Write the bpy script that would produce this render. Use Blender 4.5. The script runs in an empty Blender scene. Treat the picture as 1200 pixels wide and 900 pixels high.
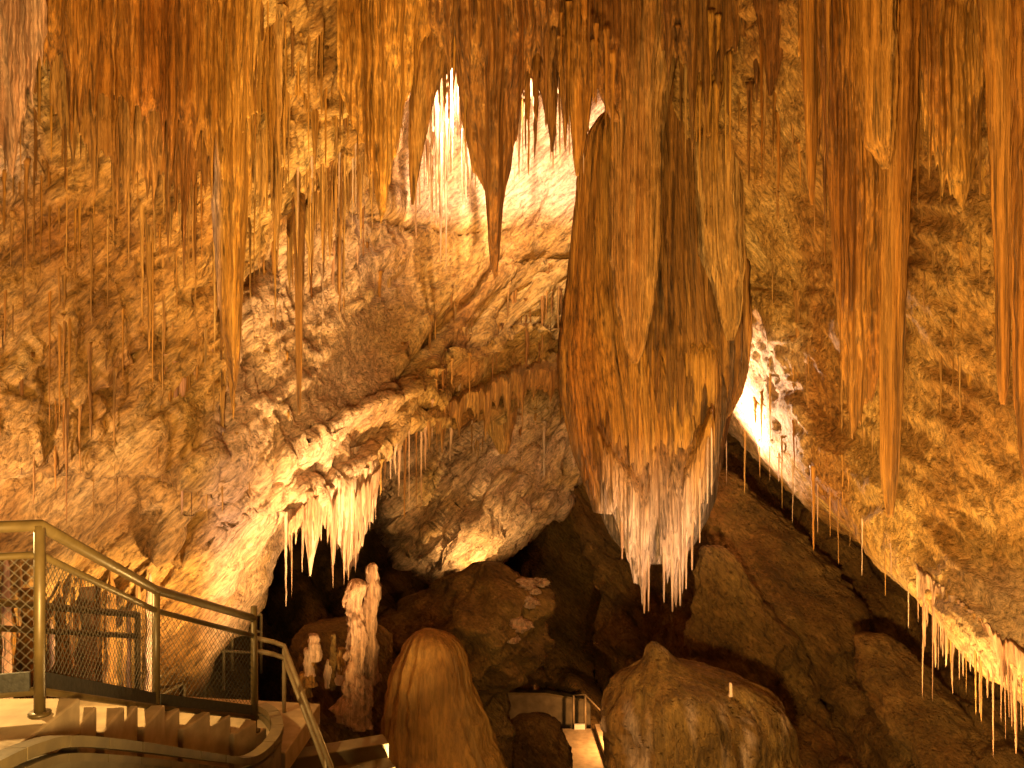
import bpy, math, random
import numpy as np
from mathutils import Vector
from mathutils.bvhtree import BVHTree

# ------------------------------------------------------------------ camera
CZ = 9.6                      # eye height above the lowest path, metres
F = 1000.0                    # focal length in photo pixels (1200 wide)
scene = bpy.context.scene
cam_d = bpy.data.cameras.new('camera')
cam_d.sensor_width = 36.0
cam_d.lens = 36.0 * F / 1200.0
cam_d.clip_end = 400
cam = bpy.data.objects.new('camera', cam_d)
scene.collection.objects.link(cam)
cam.location = (0, 0, CZ)
cam.rotation_euler = (math.radians(90), 0, 0)
scene.camera = cam

# ------------------------------------------------------------------ world: no daylight in the cave, faint stray lamp light
w = bpy.data.worlds.new('World')
scene.world = w
w.use_nodes = True
bg = w.node_tree.nodes['Background']
bg.inputs[0].default_value = (1.0, 0.60, 0.24, 1)
bg.inputs[1].default_value = 0.014
scene.view_settings.view_transform = 'Standard'
scene.view_settings.look = 'None'
scene.view_settings.gamma = 1.0
scene.view_settings.exposure = 0.0
scene.view_settings.use_curve_mapping = False
scene.cycles.use_denoising = True
scene.cycles.max_bounces = 5
scene.cycles.diffuse_bounces = 3
scene.cycles.sample_clamp_indirect = 3.0


def at(u, v, Y):
    return Vector(((u - 600.0) / F * Y, Y, CZ + (450.0 - v) / F * Y))


WARM = (1.0, 0.62, 0.20)
PALE = (1.0, 0.64, 0.38)
CREAM = (1.0, 0.71, 0.42)
ZL0 = CZ - 1.92


def lamp(name, loc, target, watts, angle=100, blend=0.6, radius=0.12, col=WARM):
    d = bpy.data.lights.new(name, 'SPOT')
    d.energy = watts
    d.color = col
    d.spot_size = math.radians(angle)
    d.spot_blend = blend
    d.shadow_soft_size = radius
    o = bpy.data.objects.new(name, d)
    scene.collection.objects.link(o)
    o.location = loc
    o.rotation_euler = (Vector(target) - Vector(loc)).to_track_quat('-Z', 'Y').to_euler()
    return o


# show-cave floodlights out of sight, plus unseen fills added for the side walls
lamp('floodlight_walkway', (-1.3, 1.6, CZ - 2.2), at(640, 80, 10), 2300, 95, 0.9, 0.25)
lamp('fill_west_wall', (-0.9, 1.2, CZ - 0.9), at(120, 290, 9.5), 3200, 78, 0.9, 0.3)  # unseen fill, added to light the west wall evenly from the front
lamp('floodlight_balcony', (0.6, 1.8, CZ - 2.4), at(1100, 400, 9), 3500, 105, 0.9, 0.25)
lamp('fill_east_wall', (3.4, 7.5, CZ - 5.0), at(1080, 330, 10), 2300, 125, 0.9, 0.15)  # unseen fill, added below the frame to brighten the east wall
lamp('floodlight_pit', (-0.6, 8.6, CZ - 5.2), at(170, 370, 9.5), 6000, 125, 0.9, 0.15)
lamp('floodlight_landing', at(-150, 480, 6.4), (-3.0, 5.4, ZL0 - 0.2), 1000, 130, 0.6, 0.06)
lamp('floodlight_corner', at(-60, 660, 8.0), at(-20, 560, 8.6), 320, 140, 0.7, 0.1, PALE)
lamp('floodlight_stair_foot', at(470, 985, 9.2), at(290, 500, 11), 1300, 90, 0.9, 0.15, PALE)
lamp('floodlight_mesh', at(205, 880, 9.0), at(80, 700, 9.6), 300, 140, 0.9, 0.08, PALE)
lamp('floodlight_dripstone', at(445, 720, 10.9), at(400, 590, 12.2), 130, 70, 0.9, 0.1, PALE)
lamp('floodlight_alcove_a', at(562, 100, 13.0), at(530, 130, 16), 2300, 150, 0.9, 0.08, CREAM)
lamp('floodlight_alcove_b', at(680, 90, 13.6), at(630, 130, 17), 2600, 130, 0.9, 0.08, CREAM)
lamp('floodlight_niche', at(816, 512, 15.0), at(915, 440, 13.8), 1500, 140, 0.9, 0.08, PALE)
lamp('floodlight_lip', at(940, 668, 16.4), at(990, 590, 12.6), 1500, 110, 0.9, 0.06, PALE)
lamp('floodlight_giant', at(835, 810, 10.2), at(770, 600, 13), 380, 60, 0.9, 0.12, PALE)
lamp('floodlight_gallery', at(568, 700, 17.2), at(540, 520, 19), 230, 120, 0.9, 0.08, WARM)
lamp('floodlight_path', at(727, 846, 21.0), at(690, 880, 21.2), 260, 160, 0.6, 0.08, (1.0, 0.45, 0.13))
lamp('floodlight_parapet', at(628, 822, 23.6), at(604, 800, 24.5), 160, 150, 0.6, 0.06, (1.0, 0.42, 0.13))
lamp('floodlight_floor', at(640, 960, 8.0), at(800, 760, 16), 360, 120, 0.9, 0.2)

# ------------------------------------------------------------------ noise
rng = np.random.default_rng(7)
random.seed(7)


def _hash(ix, iy, iz, seed):
    h = (ix.astype(np.uint32) * np.uint32(374761393) + iy.astype(np.uint32) * np.uint32(668265263)
         + iz.astype(np.uint32) * np.uint32(2147483647) + np.uint32((seed * 974634777 + 77) & 0xffffffff))
    h = (h ^ (h >> np.uint32(13))) * np.uint32(1274126177)
    h = (h ^ (h >> np.uint32(16))) * np.uint32(2246822519)
    return h ^ (h >> np.uint32(15))


_G = rng.normal(size=(256, 3))
_G /= np.linalg.norm(_G, axis=1)[:, None]


def pn(P, seed=0):
    """gradient noise, about -1..1"""
    shp = P.shape[:-1]
    P = P.reshape(-1, 3)
    i = np.floor(P).astype(np.int64)
    f = P - i
    q = f * f * f * (f * (f * 6 - 15) + 10)
    out = 0
    for dx in (0, 1):
        wx = q[:, 0] if dx else 1 - q[:, 0]
        for dy in (0, 1):
            wy = q[:, 1] if dy else 1 - q[:, 1]
            for dz in (0, 1):
                wz = q[:, 2] if dz else 1 - q[:, 2]
                g = _G[(_hash(i[:, 0] + dx, i[:, 1] + dy, i[:, 2] + dz, seed) & np.uint32(255)).astype(np.int64)]
                out = out + wx * wy * wz * (g[:, 0] * (f[:, 0] - dx) + g[:, 1] * (f[:, 1] - dy) + g[:, 2] * (f[:, 2] - dz))
    return (out * 1.5).reshape(shp)


def fbm(P, octaves=4, seed=0, gain=0.5):
    a, s, o = 1.0, 0.0, P
    for k in range(octaves):
        s = s + a * pn(o, seed + k)
        o = o * 2.03 + 11.3
        a *= gain
    return s


def ridged(P, octaves=3, seed=0):
    a, s, o = 1.0, 0.0, P
    for k in range(octaves):
        s = s + a * (1 - 2 * np.abs(pn(o, seed + k)))
        o = o * 2.1 + 5.7
        a *= 0.5
    return s


# ------------------------------------------------------------------ materials
def stone(name, dark, mid, light, scale=1.4, zs=1.0, bump=0.5, rough=0.62, pits=0.0, pale=(0.74, 0.52, 0.42),
          fine=14.0, fz=None, spec=0.35, strata=None, lines=(22.0, 1.0, 0.45)):
    m = bpy.data.materials.new(name)
    m.use_nodes = True
    nt = m.node_tree
    N, L = nt.nodes, nt.links
    N.clear()
    out = N.new('ShaderNodeOutputMaterial')
    b = N.new('ShaderNodeBsdfPrincipled')
    L.new(b.outputs[0], out.inputs[0])
    geo = N.new('ShaderNodeNewGeometry')

    def mapping(sc, rot=(0, 0, 0)):
        src = geo.outputs['Position']
        if any(rot):
            m0 = N.new('ShaderNodeMapping')
            m0.inputs['Rotation'].default_value = rot
            L.new(src, m0.inputs['Vector'])
            src = m0.outputs[0]
        mp = N.new('ShaderNodeMapping')
        mp.inputs['Scale'].default_value = sc
        L.new(src, mp.inputs['Vector'])
        return mp

    def noise(mp, s, det=6, ro=0.62, dist=0.0):
        n = N.new('ShaderNodeTexNoise')
        n.inputs['Scale'].default_value = s
        n.inputs['Detail'].default_value = det
        n.inputs['Roughness'].default_value = ro
        n.inputs['Distortion'].default_value = dist
        L.new(mp.outputs[0], n.inputs['Vector'])
        return n

    rot = strata or (0, 0, 0)
    bed = 0.22 if strata else 1.0
    m1 = mapping((bed, 1, zs), rot)
    n1 = noise(m1, scale, 9, 0.68, 0.4)
    r = N.new('ShaderNodeValToRGB')
    L.new(n1.outputs['Fac'], r.inputs[0])
    e = r.color_ramp.elements
    e[0].position, e[0].color = 0.30, (*dark, 1)
    e[1].position, e[1].color = 0.70, (*light, 1)
    x = e.new(0.50)
    x.color = (*mid, 1)
    # large soft stains of iron and mud
    n2 = noise(mapping((1, 1, 0.5 if zs == 1 else zs)), 0.45, 4, 0.6, 0.8)
    rr = N.new('ShaderNodeValToRGB')
    L.new(n2.outputs['Fac'], rr.inputs[0])
    rr.color_ramp.elements[0].position, rr.color_ramp.elements[0].color = 0.42, (1, 1, 1, 1)
    rr.color_ramp.elements[1].position, rr.color_ramp.elements[1].color = 0.68, (0.66, 0.47, 0.32, 1)
    mul = N.new('ShaderNodeMix')
    mul.data_type = 'RGBA'
    mul.blend_type = 'MULTIPLY'
    mul.inputs[0].default_value = 0.9
    L.new(r.outputs[0], mul.inputs[6])
    L.new(rr.outputs[0], mul.inputs[7])
    # fine specks (rock); drip lines (flowstone), darkened to paint in shaded gaps
    n4 = noise(mapping((bed, 1, lines[1]), rot), lines[0], 4, 0.75)
    r4 = N.new('ShaderNodeMapRange')
    r4.inputs['From Min'].default_value = 0.34
    r4.inputs['From Max'].default_value = 0.62
    r4.inputs['To Min'].default_value = lines[2]
    r4.inputs['To Max'].default_value = 1.18
    L.new(n4.outputs['Fac'], r4.inputs['Value'])
    mul2 = N.new('ShaderNodeMix')
    mul2.data_type = 'RGBA'
    mul2.blend_type = 'MULTIPLY'
    mul2.inputs[0].default_value = 1.0
    L.new(r4.outputs[0], mul2.inputs[7])
    # fresh pale calcite, and painted glow where a mask brightens lit rock
    at_ = N.new('ShaderNodeAttribute')
    at_.attribute_name = 'pale'
    n3 = noise(mapping((1, 1, zs)), 5.0, 5, 0.7)
    mm = N.new('ShaderNodeMath')
    mm.operation = 'MULTIPLY_ADD'
    L.new(n3.outputs['Fac'], mm.inputs[0])
    mm.inputs[1].default_value = 1.2
    mm.inputs[2].default_value = -0.6
    ad = N.new('ShaderNodeMath')
    ad.operation = 'ADD'
    ad.use_clamp = True
    L.new(at_.outputs['Fac'], ad.inputs[0])
    gate = N.new('ShaderNodeMath')
    gate.operation = 'MULTIPLY'
    L.new(mm.outputs[0], gate.inputs[0])
    L.new(at_.outputs['Fac'], gate.inputs[1])
    L.new(gate.outputs[0], ad.inputs[1])
    mx = N.new('ShaderNodeMix')
    mx.data_type = 'RGBA'
    L.new(ad.outputs[0], mx.inputs[0])
    L.new(mul.outputs[2], mx.inputs[6])
    mx.inputs[7].default_value = (*pale, 1)
    L.new(mx.outputs[2], mul2.inputs[6])
    col = mul2.outputs[2]
    hgt = noise(mapping((bed, 1, fz if fz else zs), rot), fine, 7, 0.72)
    h = hgt.outputs['Fac']
    if pits > 0:
        vo = N.new('ShaderNodeTexVoronoi')
        vo.inputs['Scale'].default_value = 11.0
        vo.inputs['Randomness'].default_value = 1.0
        nd = noise(mapping((1, 1, 1)), 6, 3)
        va = N.new('ShaderNodeVectorMath')
        va.operation = 'MULTIPLY_ADD'
        L.new(nd.outputs['Color'], va.inputs[0])
        va.inputs[1].default_value = (0.16, 0.16, 0.16)
        L.new(geo.outputs['Position'], va.inputs[2])
        L.new(va.outputs[0], vo.inputs['Vector'])
        pr = N.new('ShaderNodeMapRange')
        pr.inputs['From Min'].default_value = 0.02
        pr.inputs['From Max'].default_value = 0.34
        pr.inputs['To Min'].default_value = -pits
        pr.inputs['To Max'].default_value = 0
        L.new(vo.outputs['Distance'], pr.inputs['Value'])
        a2 = N.new('ShaderNodeMath')
        L.new(h, a2.inputs[0])
        L.new(pr.outputs[0], a2.inputs[1])
        h = a2.outputs[0]
    bp = N.new('ShaderNodeBump')
    bp.inputs['Strength'].default_value = bump
    bp.inputs['Distance'].default_value = 0.09
    L.new(h, bp.inputs['Height'])
    L.new(bp.outputs[0], b.inputs['Normal'])
    L.new(col, b.inputs['Base Color'])
    rv = N.new('ShaderNodeMapRange')
    L.new(n1.outputs['Fac'], rv.inputs['Value'])
    rv.inputs['To Min'].default_value = rough - 0.18
    rv.inputs['To Max'].default_value = rough + 0.2
    L.new(rv.outputs[0], b.inputs['Roughness'])
    b.inputs['Specular IOR Level'].default_value = spec
    return m


M = {}
LN = (24.0, 0.022, 0.20)  # drip lines, dark enough to paint shade between the ribs
M['wall'] = stone('cave_rock', (0.27, 0.13, 0.026), (0.57, 0.32, 0.090), (0.76, 0.50, 0.20), 2.0, 1, 1.0, 0.72, 0.25,
                  lines=(17.0, 1.0, 0.30),
                  strata=(0, math.radians(42), 0), pale=(0.78, 0.51, 0.36))
M['wall_r'] = stone('cave_rock_east', (0.30, 0.14, 0.026), (0.58, 0.32, 0.082), (0.76, 0.48, 0.17), 2.0, 1, 1.0, 0.72, 0.25,
                    lines=(17.0, 1.0, 0.30),
                    strata=(0, math.radians(-44), 0), pale=(0.78, 0.54, 0.36))
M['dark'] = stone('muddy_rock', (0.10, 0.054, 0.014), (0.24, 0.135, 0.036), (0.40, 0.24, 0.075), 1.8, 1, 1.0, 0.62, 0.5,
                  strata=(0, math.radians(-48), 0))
M['flow'] = stone('flowstone', (0.19, 0.072, 0.010), (0.50, 0.235, 0.036), (0.68, 0.37, 0.085), 3.2, 0.06, 0.8, 0.5, 0, fine=20,
                  fz=0.05, lines=LN)
M['flow_dark'] = stone('iron_flowstone', (0.15, 0.060, 0.011), (0.35, 0.155, 0.030), (0.54, 0.28, 0.065), 5.0, 0.05, 0.9, 0.5, 0,
                       fine=22, fz=0.05, lines=(20.0, 0.02, 0.16))
M['mound'] = stone('mound_flowstone', (0.17, 0.085, 0.018), (0.30, 0.155, 0.034), (0.40, 0.225, 0.056), 2.2, 0.16, 0.6, 0.55, 0,
                   fine=12, fz=0.10, lines=(14.0, 0.05, 0.6))
M['crust'] = stone('crusted_mound', (0.10, 0.050, 0.011), (0.21, 0.115, 0.026), (0.34, 0.20, 0.060), 3.0, 0.45, 1.0, 0.6, 0.5,
                   fine=14, fz=0.5, lines=(18.0, 0.10, 0.45))
M['pale'] = stone('pale_calcite', (0.46, 0.26, 0.14), (0.70, 0.46, 0.32), (0.82, 0.63, 0.50), 5.0, 0.12, 0.8, 0.45, 0, fine=18,
                  fz=0.12, lines=(20.0, 0.10, 0.45))
M['rose'] = stone('rose_calcite', (0.34, 0.17, 0.085), (0.56, 0.32, 0.19), (0.70, 0.46, 0.31), 5.0, 0.12, 0.8, 0.45, 0, fine=18,
                  fz=0.12, lines=(20.0, 0.06, 0.35))
M['ochre'] = stone('ochre_dripstone', (0.32, 0.155, 0.034), (0.54, 0.28, 0.070), (0.68, 0.42, 0.15), 5.0, 0.08, 0.8, 0.5, 0,
                   fine=20, fz=0.08, lines=LN)


def plain(name, col, rough=0.5, metal=0.0, var=0.25, scale=9.0, bump=0.15):
    m = bpy.data.materials.new(name)
    m.use_nodes = True
    nt = m.node_tree
    b = nt.nodes['Principled BSDF']
    geo = nt.nodes.new('ShaderNodeNewGeometry')
    n = nt.nodes.new('ShaderNodeTexNoise')
    n.inputs['Scale'].default_value = scale
    n.inputs['Detail'].default_value = 8
    nt.links.new(geo.outputs['Position'], n.inputs['Vector'])
    r = nt.nodes.new('ShaderNodeValToRGB')
    r.color_ramp.elements[0].position = 0.3
    r.color_ramp.elements[1].position = 0.7
    r.color_ramp.elements[0].color = (*[c * (1 - var) for c in col], 1)
    r.color_ramp.elements[1].color = (*[min(1, c * (1 + var)) for c in col], 1)
    nt.links.new(n.outputs['Fac'], r.inputs[0])
    nt.links.new(r.outputs[0], b.inputs['Base Color'])
    bp = nt.nodes.new('ShaderNodeBump')
    bp.inputs['Strength'].default_value = bump
    bp.inputs['Distance'].default_value = 0.02
    nt.links.new(n.outputs['Fac'], bp.inputs['Height'])
    nt.links.new(bp.outputs[0], b.inputs['Normal'])
    b.inputs['Roughness'].default_value = rough
    b.inputs['Metallic'].default_value = metal
    return m


M['concrete'] = plain('walkway_concrete', (0.42, 0.31, 0.18), 0.75, 0, 0.25, 6, 0.3)
M['coping'] = plain('kerb_concrete', (0.14, 0.10, 0.042), 0.6, 0, 0.25, 7, 0.2)
M['wallc'] = plain('retaining_concrete', (0.17, 0.13, 0.07), 0.8, 0, 0.35, 4, 0.4)
M['steel'] = plain('painted_steel', (0.10, 0.066, 0.022), 0.42, 0.2, 0.2, 14, 0.05)
M['steel_tan'] = plain('bare_steel', (0.30, 0.22, 0.12), 0.5, 0.1, 0.2, 14, 0.05)
M['wire'] = plain('galvanised_wire', (0.10, 0.085, 0.06), 0.4, 0.5, 0.2, 20, 0.0)
M['kick'] = plain('kick_plate_black', (0.03, 0.027, 0.02), 0.5, 0.1, 0.3, 30, 0.2)
M['white'] = plain('white_enamel', (0.8, 0.78, 0.72), 0.4, 0, 0.05, 9, 0.0)


# ------------------------------------------------------------------ mesh helpers
ROOT = scene.collection


def link(name, me, mat, parent=None):
    o = bpy.data.objects.new(name, me)
    ROOT.objects.link(o)
    if mat is not None and len(me.materials) == 0:
        me.materials.append(mat)
    if parent is not None:
        o.parent = parent
    return o


def tag(o, label=None, cat=None, group=None, kind=None):
    if label:
        o['label'] = label
    if cat:
        o['category'] = cat
    if group:
        o['group'] = group
    if kind:
        o['kind'] = kind
    return o


def empty(name, loc=(0, 0, 0)):
    o = bpy.data.objects.new(name, None)
    o.location = loc
    ROOT.objects.link(o)
    return o


def mesh_np(name, V, Q, T=None, pale=None, smooth=True):
    """mesh from arrays: V (n,3), quads Q (k,4), tris T"""
    me = bpy.data.meshes.new(name)
    V = np.ascontiguousarray(V, dtype=np.float32)
    nq = len(Q)
    nt_ = 0 if T is None else len(T)
    me.vertices.add(len(V))
    me.vertices.foreach_set('co', V.ravel())
    idx = np.asarray(Q, dtype=np.int32).ravel()
    if nt_:
        idx = np.concatenate([idx, np.asarray(T, dtype=np.int32).ravel()])
    me.loops.add(len(idx))
    me.loops.foreach_set('vertex_index', idx)
    me.polygons.add(nq + nt_)
    st = np.concatenate([np.arange(nq) * 4, nq * 4 + np.arange(nt_) * 3]).astype(np.int32)
    me.polygons.foreach_set('loop_start', st)
    me.update(calc_edges=True)
    me.polygons.foreach_set('use_smooth', np.full(nq + nt_, smooth))
    if pale is not None:
        a = me.attributes.new('pale', 'FLOAT', 'POINT')
        a.data.foreach_set('value', np.ascontiguousarray(pale, dtype=np.float32).ravel())
    me.validate()
    return me


def cr(P, t):
    """Catmull-Rom along axis 0 of P at parameters t (0..n-1)"""
    n = len(P)
    i = np.clip(np.floor(t).astype(int), 0, n - 2)
    f = (t - i).reshape((-1,) + (1,) * (P.ndim - 1))
    p0, p1, p2, p3 = P[np.maximum(i - 1, 0)], P[i], P[i + 1], P[np.minimum(i + 2, n - 1)]
    return 0.5 * (2 * p1 + (p2 - p0) * f + (2 * p0 - 5 * p1 + 4 * p2 - p3) * f * f + (3 * p1 - p0 - 3 * p2 + p3) * f ** 3)


def chord(P, n):
    d = np.linalg.norm(np.diff(P, axis=0), axis=-1)
    if d.ndim > 1:
        d = d.mean(axis=1)
    c = np.concatenate([[0], np.cumsum(d)])
    return np.interp(np.linspace(0, c[-1], n), c, np.arange(len(c)))


SHEETS = []


def sheet(name, rows, n, m, disp, mat, pale=None, kind='structure', label=None, toward=(0, 0, CZ)):
    """rock surface through rows of (u, v, distance) points; displaced along its own normals"""
    R = np.array([[tuple(at(*p)) for p in row] for row in rows])
    R = np.moveaxis(cr(np.moveaxis(R, 1, 0), chord(np.moveaxis(R, 1, 0), m)), 0, 1)
    S = cr(R, chord(R, n))
    for it in range(2):
        du = np.gradient(S, axis=1)
        dv = np.gradient(S, axis=0)
        nn = np.cross(du, dv)
        nn /= np.linalg.norm(nn, axis=-1)[..., None] + 1e-9
        if it == 0:
            s = np.sign(np.sum(nn * (np.array(toward) - S)))
            S = S + s * nn * disp[0](S)[..., None]
        else:
            S = S + s * nn * disp[1](S)[..., None]
    i = np.arange(n * m).reshape(n, m)
    Q = np.stack([i[:-1, :-1], i[:-1, 1:], i[1:, 1:], i[1:, :-1]], -1).reshape(-1, 4)
    if s < 0:
        Q = Q[:, ::-1]
    V = S.reshape(-1, 3)
    pa = None if pale is None else pale(V)
    me = mesh_np(name, V, Q, pale=pa)
    o = link(name, me, mat)
    tag(o, label=label, kind=kind)
    SHEETS.append((V.copy(), Q.copy()))
    return o


def to_px(V):
    return 600 + V[:, 0] / V[:, 1] * F, 450 - (V[:, 2] - CZ) / V[:, 1] * F


def smooth01(x):
    x = np.clip(x, 0, 1)
    return x * x * (3 - 2 * x)


def aniso(P, n_, a, b):
    """stretch space: frequency a along n_, b across it"""
    n_ = np.array(n_) / np.linalg.norm(n_)
    d = P @ n_
    return P * b + d[..., None] * n_ * (a - b)


def rock_big(amp, nrm, seed=0, big=0.33):
    def f(P):
        d = fbm(P * big, 3, seed) * 1.0
        d = d + 0.55 * ridged(aniso(P, nrm, 1.0, 0.18), 2, seed + 10) - 0.3
        return amp * d
    return f


def rock_fine(amp, nrm, seed=0, flute=None):
    def f(P):
        wob = P + 0.25 * np.stack([pn(P * 0.9, seed + 40), pn(P * 0.9, seed + 41), pn(P * 0.9, seed + 42)], -1)
        d = 0.60 * ridged(aniso(wob, nrm, 2.3, 0.30), 3, seed + 20)
        d = d + 0.30 * fbm(aniso(P, nrm, 2.8, 1.1), 5, seed + 30, 0.6)
        d = d + 0.30 * ridged(aniso(wob, nrm, 7.5, 1.0), 2, seed + 35) + 0.12 * fbm(P * 8.5, 3, seed + 37, 0.7)
        d = d - 0.55 * np.clip(0.09 - np.abs(pn(aniso(wob, nrm, 1.5, 0.42), seed + 50)), 0, 1) * 11 * (0.3 + 0.9 * smooth01(pn(P * 0.6, seed + 51) * 2 + 0.4))
        if flute is not None:
            k = flute(P)
            fl = 1 - 2 * np.abs(pn(P * np.array([3.1, 3.1, 0.16]), seed + 60))
            fl = fl + 0.5 * (1 - 2 * np.abs(pn(P * np.array([7.5, 7.5, 0.3]), seed + 61)))
            d = d * (1 - 0.55 * k) + k * fl * 1.6
        return amp * d
    return f


def loft(name, rows, Y, depth=0.8, n=48, k=60, flute=0.12, ff=2.2, seed=0, mat=None, parent=None, rock=0.0, pale=None,
         fz=0.22, yoff=None, fine=0.03, rockf=0.8, groove=None, bury=0.0, ribs=0.35):
    """closed body whose outline follows rows of (v, u_left, u_right) at distance Y; depth = thickness / width"""
    r = np.array(rows, dtype=float)
    c = np.concatenate([[0], np.cumsum(np.abs(np.diff(r[:, 0])) + 1e-6)])
    t = np.linspace(0, c[-1], k)
    ends = np.interp(t, c, np.arange(len(r)))
    R = cr(r, ends)
    lo = np.interp(t, c, r[:, 1])
    hi = np.interp(t, c, r[:, 2])
    R[:, 1] = 0.5 * R[:, 1] + 0.5 * lo
    R[:, 2] = np.maximum(0.5 * R[:, 2] + 0.5 * hi, R[:, 1] + 0.4)
    Ys = Y if np.isscalar(Y) else np.interp(t, c, np.array(Y, float))
    Ys = np.broadcast_to(np.array(Ys, float), (k,))
    if bury:
        Ys = Ys + bury * (1 - smooth01(np.linspace(0, 1, k) / 0.3))
    cx = ((R[:, 1] + R[:, 2]) / 2 - 600) / F * Ys
    hw = (R[:, 2] - R[:, 1]) / 2 / F * Ys
    z = CZ + (450 - R[:, 0]) / F * Ys
    th = np.linspace(0, 2 * np.pi, n, endpoint=False)
    ct, st = np.cos(th)[None, :], np.sin(th)[None, :]
    H = np.minimum(hw, 0.9)[:, None]
    Pn = np.stack([np.broadcast_to(ct * ff, (k, n)), np.broadcast_to(st * ff, (k, n)), np.broadcast_to((z * fz)[:, None], (k, n))], -1)
    fl = 0.35 - 1.5 * (0.25 - np.minimum(np.abs(pn(Pn, seed)), 0.25)) * 2
    fl = fl + 0.5 * (0.5 - np.abs(pn(Pn * np.array([2.3, 2.3, 1.6]), seed + 3)) * 1.6)
    fl = fl + ribs * (0.5 - np.abs(pn(Pn * np.array([5.1, 5.1, 1.3]), seed + 4)) * 2.4)
    g = 1 + flute * fl
    if groove is not None:
        for (g0, gw, gd) in groove:
            dth = np.angle(np.exp(1j * (th - math.radians(g0))))
            g = g - gd * np.exp(-(dth / gw) ** 2)[None, :]
    x = cx[:, None] + hw[:, None] * ct * g
    y = Ys[:, None] + hw[:, None] * depth * st * g
    zz = np.broadcast_to(z[:, None], (k, n)).copy()
    V = np.stack([x, y, zz], -1)
    rad = np.stack([np.broadcast_to(ct, (k, n)), np.broadcast_to(st, (k, n)), np.zeros((k, n))], -1)
    if rock > 0:
        d = rock * H * (fbm(V * rockf, 5, seed + 5, 0.55) + 0.6 * ridged(V * rockf * 1.3, 3, seed + 15) - 0.4)
        V = V + rad * d[..., None]
    if fine > 0:
        V = V + rad * (fine * np.minimum(H * 2, 0.5) * fbm(V * np.array([5, 5, 2.5]), 4, seed + 9, 0.6))[..., None]
    top = V[0].mean(0)
    bot = V[-1].mean(0)
    A = np.concatenate([V.reshape(-1, 3), top[None], bot[None]])
    i = np.arange(k * n).reshape(k, n)
    j = np.roll(i, -1, 1)
    Q = np.stack([i[:-1], i[1:], j[1:], j[:-1]], -1).reshape(-1, 4)
    T = np.concatenate([np.stack([np.full(n, k * n), i[0], j[0]], -1), np.stack([np.full(n, k * n + 1), j[-1], i[-1]], -1)])
    if rows[0][0] > rows[-1][0]:
        Q = Q[:, ::-1]
        T = T[:, ::-1]
    org = np.array([cx[0], Ys[0], z[0]])
    pa = None
    if pale is not None:
        uu, vv = to_px(A)
        pa = pale(A, uu, vv)
    if parent is not None:
        org = np.array(parent.location)
    me = mesh_np(name, A - org, Q, T, pale=pa)
    o = link(name, me, mat, parent)
    if parent is None:
        o.location = org
    return o


# ------------------------------------------------------------------ the setting: walls, roof, floor
NL = (-0.70, -0.10, 0.62)
NR = (0.72, -0.10, 0.60)


LEDGES = [  # edges of the great slanted slabs, and how far each slab stands out
    ([(255, 560), (262, 470), (285, 335), (340, 248), (395, 180), (430, 140), (440, 60)], 0.50),
    ([(190, 680), (230, 622), (330, 528), (400, 482), (470, 425), (560, 335), (600, 270)], 0.25),
    ([(300, 640), (360, 560), (430, 512), (520, 440), (600, 380), (660, 300)], 0.20),
    ([(100, 470), (160, 420), (240, 330), (300, 240)], 0.12),
]


def west_big(P):
    d = rock_big(0.36, NL, 1)(P)
    u, v = to_px(P.reshape(-1, 3))
    nz = 26 * fbm(P.reshape(-1, 3) * 1.1, 3, 77)
    for pts, a in LEDGES:
        vp = np.interp(u, [p[0] for p in pts], [p[1] for p in pts])
        on = smooth01((u - pts[0][0] + 40) / 40) if a < 0.5 else 1.0
        x = v + nz - vp
        d = d + (a * on * (1 - smooth01(x / 16 + 0.5)) - 0.9 * a * on * np.exp(-((x - 16) / 13) ** 2) * (0.4 + 0.6 * smooth01(0.5 + nz / 12))).reshape(P.shape[:-1])
    return d - 1.0


def left_flute(P):
    u, v = to_px(P.reshape(-1, 3))
    k = np.maximum(smooth01((330 - v) / 240), 0.38 * smooth01((640 - v) / 150)) * smooth01((470 - u) / 120)
    return k.reshape(P.shape[:-1])


def left_pale(V):
    u, v = to_px(V)
    n_ = 0.8 + 0.6 * fbm(V * 0.8, 3, 90)
    vl = np.interp(u, [262, 285, 340, 430], [470, 335, 248, 140])
    k = 1.0 * smooth01((v - vl) / 40 + 0.3) * smooth01((u - 225) / 40) * smooth01((500 - u) / 90) * smooth01((v - 200) / 120)  # paints the slanted slabs brighter, as if lit
    k = np.maximum(k, 1.5 * smooth01((u - 450) / 40) * smooth01((275 - v) / 50))  # whitens the alcove, painting its lamp glow into the colour
    k = np.maximum(k, smooth01((60 - u) / 40) * smooth01((260 - v) / 60))
    return np.clip(k * n_ * 0.85, 0, 1)


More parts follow.
